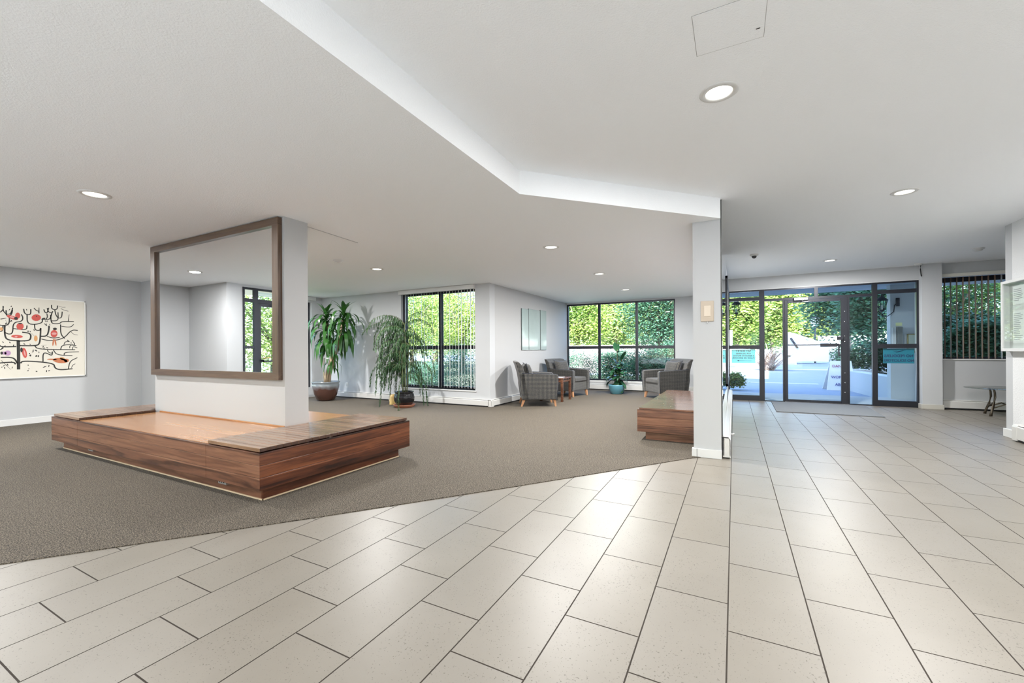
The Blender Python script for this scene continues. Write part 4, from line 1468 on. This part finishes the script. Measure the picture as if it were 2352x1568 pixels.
# unseen upper masses shaped to cast shade outside, then porch roof and eave
struct('wall_shade_low', MB().prism([(-10.2, -3.3), (-1.2, -3.3), (-1.2, 11.62), (-4.4, 11.62), (-4.4, 7.32), (-10.2, 7.32)], ZU + .21, 3.6), MAT['render'])
struct('wall_shade_middle', MB().box(-1.199, .6, -3.3, 10.62, ZU + .21, 7.5), MAT['render'])
struct('wall_shade_tower', MB().box(.601, 6.4, -3.3, 10.62, ZU + .21, 30), MAT['render'])
struct('wall_shade_right', MB().box(6.401, 12, -3.3, 10.62, ZU + .21, 6), MAT['render'])
struct('ceiling_porch', MB().box(-.6, 7, 10.62, 13.2, 2.52, 2.75), MAT['render'])
struct('ceiling_eave', MB().box(-5.15, -4.42, 7.32, 8.7, 2.46, 2.7), MAT['render'])
# porch side wall with lantern and intercom
wp = struct('wall_porch', MB().box(3.10, 3.64, 12.30, 12.55, GZ, 2.52), MAT['render'])
t = thing('intercom_box', 'grey metal intercom box on the white porch wall', 'intercom', (3.24, 12.29, 1.2))
MB().box(3.12, 3.19, 12.25, 12.299, 1.19, 1.56).build('handset', plain('intercom_white', (.75, .76, .74), .4), t, bevel=.004)
MB().box(3.20, 3.29, 12.21, 12.299, 1.19, 1.57).build('housing', plain('intercom_grey', (.25, .26, .25), .4, metal=.5), t, bevel=.004)
tag(MB().box(3.19, 3.295, 12.285, 12.2995, 1.59, 1.665).build('notice_label', plain('label_yellow', (.75, .75, .40), .5)), 'small yellow notice above the intercom on the porch wall', 'notice')
t = thing('directory_case', 'brass framed directory case on the porch wall, right of the intercom', 'notice board', (3.45, 12.29, 1.2))
MB().box(3.375, 3.545, 12.25, 12.2995, 1.0, 1.41).build('frame', plain('brass_dull', (.40, .33, .15), .35, metal=.8), t, bevel=.004)
MB().box(3.392, 3.528, 12.245, 12.251, 1.03, 1.39).build('glazing', plain('directory_glass', (.45, .5, .42), .1), t)


def lantern(label, px, py, pz, mount, flip=1):
    t = thing('wall_lantern', label, 'wall lantern', (px, py, pz), 'wall lanterns beside the entrance')
    im = MAT['frame']
    b = MB()
    b.lathe([(.03, pz + .02), (.06, pz + .03), (.10, pz + .22), (.105, pz + .235), (.085, pz + .235)], px, py, 6)
    cage = MB()
    for k in range(6):
        a = k * PI / 3
        cage.tube([(px + .055 * math.cos(a), py + .055 * math.sin(a), pz + .02), (px + .10 * math.cos(a), py + .10 * math.sin(a), pz + .235)], .006, 5)
    cage.lathe([(.001, pz - .02), (.03, pz - .01), (.06, pz + .02), (.05, pz + .03), (.001, pz + .03)], px, py, 12)
    cage.lathe([(.12, pz + .235), (.10, pz + .26), (.05, pz + .31), (.02, pz + .33), (.012, pz + .38), (.001, pz + .39)], px, py, 12)
    cage.tube([(px, py, pz - .02), (px, py, pz - .10)], .010, 6)
    cage.build('cage', im, t)
    b = MB().lathe([(.052, pz + .03), (.094, pz + .232)], px, py, 6)
    b.build('lantern_glass', MAT['glass'], t)
    MB().lathe([(.018, pz + .03), (.018, pz + .13), (.001, pz + .14)], px, py, 10).build('candle', plain('candle_sleeve', (.8, .8, .75), .5), t)
    mx, my, mz = mount
    MB().tube([(px, py, pz - .09), (px + (mx - px) * .35, py + (my - py) * .35, pz - .12), (px + (mx - px) * .75, py + (my - py) * .75, pz - .02), (px + (mx - px) * .8, py + (my - py) * .8, pz + .12), (mx, my, mz)], .009, 6).build('arm', im, t)
    b = MB()
    b.tube([(mx, my, mz - .09), (mx, my, mz + .09)], .035, 10)
    b.build('wall_plate', im, t)
    return t


lantern('black wall lantern on a curved arm at the corner of the porch wall', 2.93, 12.20, 1.93, (3.22, 12.27, 2.12))
struct('wall_porch_left', MB().box(-1.2, -.28, 12.2, 12.45, GZ, 2.52), MAT['render'])
lantern('black wall lantern seen through the left entrance pane', .06, 12.25, 2.0, (-.25, 12.32, 2.05))
# low planter wall right of the drive
struct('wall_planter', MB().prism([(2.85, 17.2), (3.25, 12.56), (3.6, 12.56), (3.2, 17.2)], GZ, .42), MAT['render'])
struct('wall_planter_far', MB().box(3.2, 9, 17.0, 17.35, GZ, .42), MAT['render'])
struct('ground_planter', MB().prism([(3.2, 17.1), (3.58, 12.6), (12, 12.6), (12, 17.1)], GZ, .33), MAT['soil'])


def W2(px, py, Y):
    return at(px, py, Y)


# painted lines and far kerb
struct('ground_line_near', MB().prism([(-4, 17.9), (2.6, 17.9), (2.6, 18.15), (-4, 18.15)], GZ, GZ + .006), MAT['paving'])
struct('ground_line_far', MB().box(-8, 8, 29, 29.8, GZ, GZ + .02), MAT['paving'])
struct('ground_pavement', MB().prism([(-9, 22), (-.6, 20.5), (.3, 24), (1.2, 31), (-9, 31)], GZ, GZ + .03), MAT['paving'])
# ramp wall (solid white parapet) and steps
def facade(name, pts, Y, depth, mat, label=None, cat=None):
    P = [W2(x, y, Y) for x, y in pts]
    b = MB().extr(P, (0, depth, 0))
    o = b.build(name, mat)
    if cat:
        tag(o, label, cat)
    else:
        o['kind'] = 'structure'
    return o
facade('wall_ramp', [(1806, 763), (1822, 764), (1862, 777), (1886, 786), (1904, 787), (1904, 831), (1828, 828), (1826, 819), (1806, 819)], 40, 1.2, MAT['render'])
for k in range(4):
    a = W2(1768 + k * 6, 826 - k * 5, 38 + k * 1.0)
    b_ = W2(1830, 826 - k * 5, 38 + k * 1.0)
    struct('ground_step', MB().box(a.x, b_.x, a.y, a.y + 1.4, GZ, max(a.z, GZ + .15 + .15 * k)), MAT['paving'])
tag(MB().tube([W2(1816, 776, 39.9), W2(1832, 799, 39.9)], .07, 8).build('handrail', MAT['frame']), 'dark sloping handrail on the white ramp wall', 'handrail')
facade('wall_far', [(1880, 771), (2010, 771), (2010, 832), (1880, 832)], 47, .4, MAT['render'])
facade('wall_street', [(1660, 800), (1770, 803), (1770, 830), (1660, 836)], 44, .4, MAT['render'])
facade('wall_gate_post', [(1668, 758), (1682, 758), (1682, 812), (1668, 812)], 30, .5, MAT['render'])
# lamp post
q = W2(1872, 787, 43)
t = thing('street_lamp', 'black lamp post with a white lantern behind the ramp wall', 'street lamp', (q.x, q.y, GZ))
MB().tube([(q.x, q.y, GZ), (q.x, q.y, W2(1872, 752, 43).z)], .07, 8).build('pole', MAT['frame'], t)
zz = W2(1872, 752, 43).z
MB().lathe([(.10, zz), (.26, zz + .1), (.34, zz + .75), (.30, zz + .8)], q.x, q.y, 8).build('lantern_glass', plain('opal', (.8, .82, .85), .3), t)
MB().lathe([(.40, zz + .8), (.2, zz + 1.0), (.05, zz + 1.15), (.001, zz + 1.3)], q.x, q.y, 8).build('lantern_cap', MAT['frame'], t)
# A-frame sign
t = thing('a_frame_sign', 'white folding sign with warning lettering standing on the drive outside the door', 'sign', (2.75, 15.75, GZ))
wm_ = plain('sign_white', (.80, .81, .82), .5)
A = [W2(1898, 893, 15.6), W2(1966, 893, 15.6), W2(1956, 829, 15.75), W2(1908, 829, 15.75)]
z0 = GZ
ax0, ax1 = A[0].x, A[1].x
tx0, tx1 = A[3].x, A[2].x
zt = A[2].z
dz = 0
MB().extr([(ax0, 15.55, z0), (ax1, 15.55, z0), (tx1, 15.78, zt), (tx0, 15.78, zt)], (0, .02, 0)).build('front_board', wm_, t, bevel=.004)
MB().extr([(ax0 - .02, 16.10, z0), (ax1 - .02, 16.10, z0), (tx1, 15.82, zt), (tx0, 15.82, zt)], (0, .02, 0)).build('rear_board', wm_, t, bevel=.004)
navy = plain('letter_navy', (.02, .03, .22), .5)
redd = plain('letter_red', (.28, .03, .10), .5)
for body, fz, mt, s in (('DANGER', .82, redd, .108), ('WORKING', .45, navy, .108), ('ABOVE', .20, navy, .108)):
    zc = z0 + (zt - z0) * fz
    yc = 15.55 + .23 * fz - .022
    o = put_text(t, body, s, mt, (ax0 + ax1) / 2 + .02, yc, zc, False, .0012, .95)
    o.rotation_euler = (R(-13), 0, 0)


# ------------------------------------------------------------------ planting outside
def canopy(mb, c, r, n, s, seed, mi=0, flat=1.0, spread=.38):
    g = random.Random(seed)
    cx, cy, cz = c
    cl = []
    for _ in range(max(9, n // 90)):
        a, b_ = g.uniform(0, 2 * PI), math.acos(g.uniform(-1, 1))
        q = g.uniform(.55, .95)
        cl.append((cx + r[0] * q * math.sin(b_) * math.cos(a), cy + r[1] * q * math.sin(b_) * math.sin(a), cz + r[2] * q * math.cos(b_)))
    vs, fs = [], []
    for i in range(n):
        k = cl[g.randrange(len(cl))]
        cr = spread
        x = k[0] + g.gauss(0, r[0] * cr * .5)
        y = k[1] + g.gauss(0, r[1] * cr * .5)
        z = k[2] + g.gauss(0, r[2] * cr * .42)
        a, e = g.uniform(0, 2 * PI), g.uniform(-.7, .7) * flat
        w, h = s * g.uniform(.6, 1.2), s * g.uniform(.9, 1.5)
        d = Vector((math.cos(a) * math.cos(e), math.sin(a) * math.cos(e), math.sin(e)))
        sd = Vector((-math.sin(a), math.cos(a), g.uniform(-.6, .6))).normalized()
        p = Vector((x, y, z))
        o = len(vs)
        vs += [p, p + d * h * .5 + sd * w * .5, p + d * h, p + d * h * .5 - sd * w * .5]
        fs.append((o, o + 1, o + 2, o + 3))
    mb.add(vs, fs, mi)


def tree(label, x, y, r, cz, n, s, mat, seed, name='tree', trunk=True, group='trees outside', lean=0):
    t = thing(name, label, 'tree' if name == 'tree' else 'shrub', (x, y, GZ), group)
    mb = MB()
    n, s = int(n * 2.6), s * .58
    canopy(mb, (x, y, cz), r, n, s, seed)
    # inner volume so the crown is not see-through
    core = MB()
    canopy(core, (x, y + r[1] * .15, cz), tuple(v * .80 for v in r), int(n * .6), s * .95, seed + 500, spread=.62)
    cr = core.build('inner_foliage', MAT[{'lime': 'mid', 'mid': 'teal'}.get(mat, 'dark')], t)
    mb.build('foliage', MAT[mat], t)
    if trunk:
        tb = MB()
        tb.tube([(x, y, GZ), (x + .05, y, cz * .4), (x + lean, y, cz)], [r[0] * .07, r[0] * .055, r[0] * .03], 8)
        for k in range(5):
            a = k * 1.3 + seed
            tb.tube([(x + lean * .5, y, cz * (.45 + .06 * k)), (x + math.cos(a) * r[0] * .4, y + math.sin(a) * r[1] * .4, cz + r[2] * .1), (x + math.cos(a) * r[0] * .75, y + math.sin(a) * r[1] * .7, cz + r[2] * .35)], [r[0] * .035, r[0] * .02, r[0] * .01], 6)
        tb.build('trunk', MAT['bark'], t)
    return t


# entrance view: bright maples beyond the ramp, darker tree at the right
for px, cz, Y, r, n, sz, mt, lab, sd in ((1692, 4.9, 49, (2.6, 1.0, 3.3), 2600, .50, 'lime', 'bright lime-green tree seen through the left entrance pane', 1),
                                         (1772, 5.0, 54, (2.7, 1.0, 3.5), 2600, .52, 'lime', 'bright lime-green tree seen left of the entrance door', 2),
                                         (1850, 5.0, 59, (3.2, 1.1, 3.5), 2600, .55, 'lime', 'lime-green tree seen through the entrance door, above the ramp wall', 3),
                                         (1948, 4.0, 34, (2.3, 1.3, 2.3), 2800, .34, 'teal', 'darker blue-green leafy tree on the right of the entrance view', 4),
                                         (2003, 3.2, 24, (1.5, 1.1, 2.1), 2200, .26, 'teal', 'green tree just left of the porch wall in the entrance view', 5),
                                         (1905, 6.0, 66, (4.5, 1.4, 4.6), 2200, .7, 'mid', 'tall green tree farthest behind the ramp wall', 6),
                                         (1640, 5.5, 72, (8, 1.4, 5.5), 2400, .8, 'mid', 'distant trees past the gate post at the left of the entrance', 7),
                                         (1740, 6, 80, (8, 1.4, 5.5), 2400, .9, 'mid', 'distant trees filling the gap behind the lime-green trees', 8)):
    q = W2(px, 790, Y)
    tree(lab, q.x, Y, r, cz, n, sz, mt, sd)
for i, (px, py, Y, r, mt, lab) in enumerate(((1976, 812, 45.5, (2.4, .6, 1.2), 'teal', 'clipped dark hedge on the far side of the drive'), (1990, 815, 27.5, (1.1, .7, .75), 'dark', 'purplish grey shrub by the far planter'),
                                             (2040, 818, 16, (.5, .3, .5), 'dark', 'low shrub behind the planter wall'), (1684, 872, 14.5, (.3, .25, .22), 'mid', 'small plant low in the left entrance pane'))):
    q = W2(px, py, Y)
    tree(lab, q.x, Y, r, q.z, 900, .12 * Y / 17, mt, 20 + i, 'shrub', False, 'shrubs outside the entrance')
# ornamental grass by the steps
q = W2(1764, 826, 28)
mb = MB()
g = random.Random(9)
for i in range(120):
    blade(mb, (q.x + g.uniform(-.3, .3), 28 + g.uniform(-.3, .3), GZ), g.uniform(0, 6.28), g.uniform(1.1, 1.9), g.uniform(.4, 1.1), .07, 6, g.uniform(.6, 1.4))
tag(mb.build('ornamental_grass', plain('dry_grass', (.40, .30, .24), .8)), 'spiky brownish ornamental grass beside the steps', 'plant')
# behind the blinds window right of the entrance
for i, (px, py, Y, r, mt, lab) in enumerate(((2190, 700, 18.5, (1.7, .7, 1.1), 'mid', 'leafy tree behind the blinds window, left part'), (2275, 695, 22, (2.2, .8, 1.4), 'mid', 'leafy tree behind the blinds window, right part'),
                                             (2200, 770, 15.2, (1.0, .4, .6), 'dark', 'dark shrub behind the blinds window, left part'), (2290, 790, 14.0, (.9, .35, .55), 'teal', 'green shrub behind the blinds window, right part'))):
    q = W2(px, py, Y)
    tree(lab, q.x, Y, r, q.z, 2200, .15, mt, 40 + i, 'tree' if i < 2 else 'shrub', i < 2, 'planting behind the blinds window')
facade('wall_garden', [(2150, 795), (2340, 797), (2340, 850), (2150, 850)], 26, .3, MAT['render'])


def row(items, seed, group):
    for i, (px, cz, Y, r, n, s_, mt, nm, lab) in enumerate(items):
        q = W2(px, 800, Y)
        tree(lab, q.x, Y, r, cz, n, s_, mt, seed + i, nm, nm == 'tree', group)


# lounge window with blinds: bright foliage above clipped hedges
row(((945, 2.6, 15.5, (1.7, 1.0, 1.7), 3200, .15, 'lime', 'tree', 'bright tree seen in the left half of the blinds window of the lounge'),
     (1062, 2.9, 19.5, (2.3, 1.1, 2.1), 3400, .18, 'lime', 'tree', 'bright tree seen in the right half of the blinds window of the lounge'),
     (1000, 3.2, 24, (3.4, 1.2, 2.8), 3000, .26, 'mid', 'tree', 'green tree farther back in the middle of the lounge blinds window'),
     (870, 3.0, 29, (3.0, 1.2, 2.8), 2200, .28, 'mid', 'tree', 'green tree far left behind the lounge plants')), 60, 'garden trees outside the lounge')
row(((1068, .42, 10.2, (1.0, .62, .80), 4200, .055, 'teal', 'hedge', 'rounded clipped hedge behind the right half of the lounge blinds'),
     (975, .22, 12.2, (.9, .6, .50), 3000, .06, 'teal', 'hedge', 'lower rounded hedge behind the left half of the lounge blinds')), 70, 'clipped hedges outside the lounge')
# wide lounge window
row(((1325, 2.9, 23, (2.0, .9, 2.0), 3000, .22, 'lime', 'tree', 'bright lime tree in the left pane of the wide lounge window'),
     (1412, 3.4, 27.5, (2.4, 1.0, 2.6), 3200, .25, 'lime', 'tree', 'bright tree in the middle pane of the wide lounge window'),
     (1512, 2.7, 18.5, (1.5, .9, 1.6), 3800, .14, 'teal', 'tree', 'blue-green tree with dark branches in the right pane of the wide lounge window'),
     (1540, 4.2, 32.5, (3.2, 1.1, 3.3), 2400, .32, 'mid', 'tree', 'tree beyond the right edge of the wide lounge window'),
     (1440, 4.5, 38, (6.5, 1.2, 4), 3000, .5, 'mid', 'tree', 'wide green tree closing the view of the wide lounge window')), 80, 'trees beyond the wide lounge window')
row(((1325, .42, 13.4, (.74, .5, .80), 4200, .05, 'teal', 'hedge', 'rounded clipped hedge in the left pane of the wide lounge window'),
     (1412, .42, 15.2, (.85, .4, .72), 3600, .08, 'teal', 'shrub', 'low loose shrub behind the broad-leaved plant'),
     (1488, .42, 14.0, (.75, .35, .70), 3800, .07, 'teal', 'shrub', 'loose shrub in the lower right of the wide lounge window'),
     (1535, .45, 16.5, (1.0, .4, .85), 3200, .09, 'teal', 'shrub', 'shrub behind the right-hand armchair')), 90, 'shrubs outside the wide lounge window')
struct('wall_path', MB().box(-9, -.6, 21.5, 21.7, GZ, 1.32), plain('brick_wall', (.26, .215, .20), .9, var=.1))
# left window and side entrance (mirror view)
for i, (x, y, r, cz, mt, lab) in enumerate(((-16, 9.6, (1.6, 1.8, 2.2), 2.3, 'lime', 'tree outside the left lounge window'), (-15.2, 4.9, (1.5, 1.6, 2.0), 2.2, 'mid', 'second tree outside the left lounge window'),
                                            (-15.8, -5.0, (1.6, 2.6, 2.4), 2.4, 'lime', 'tree outside the side entrance, seen in the mirror'), (-21, -9.6, (2.4, 3.0, 3.0), 2.6, 'lime', 'larger tree farther off outside the side entrance'))):
    tree(lab, x, y, r, cz, 2600, .17, mt, 110 + i, 'tree', True, 'trees left of the building')

# unseen hedge behind the viewer, added to keep low sky light out
row_y = -13.5
for i in range(7):
    x = -15 + i * 4.4
    tree(('added unseen hedge blocking the sky behind the viewer, %s' % ('far left section', 'left section', 'section left of the middle', 'middle section', 'section right of the middle', 'right section', 'far right section')[i]), x, row_y, (1.7, .6, 2.6), 2.5, 900, .3, 'dark', 150 + i, 'hedge', False, 'added sky-blocking hedge behind the viewer')
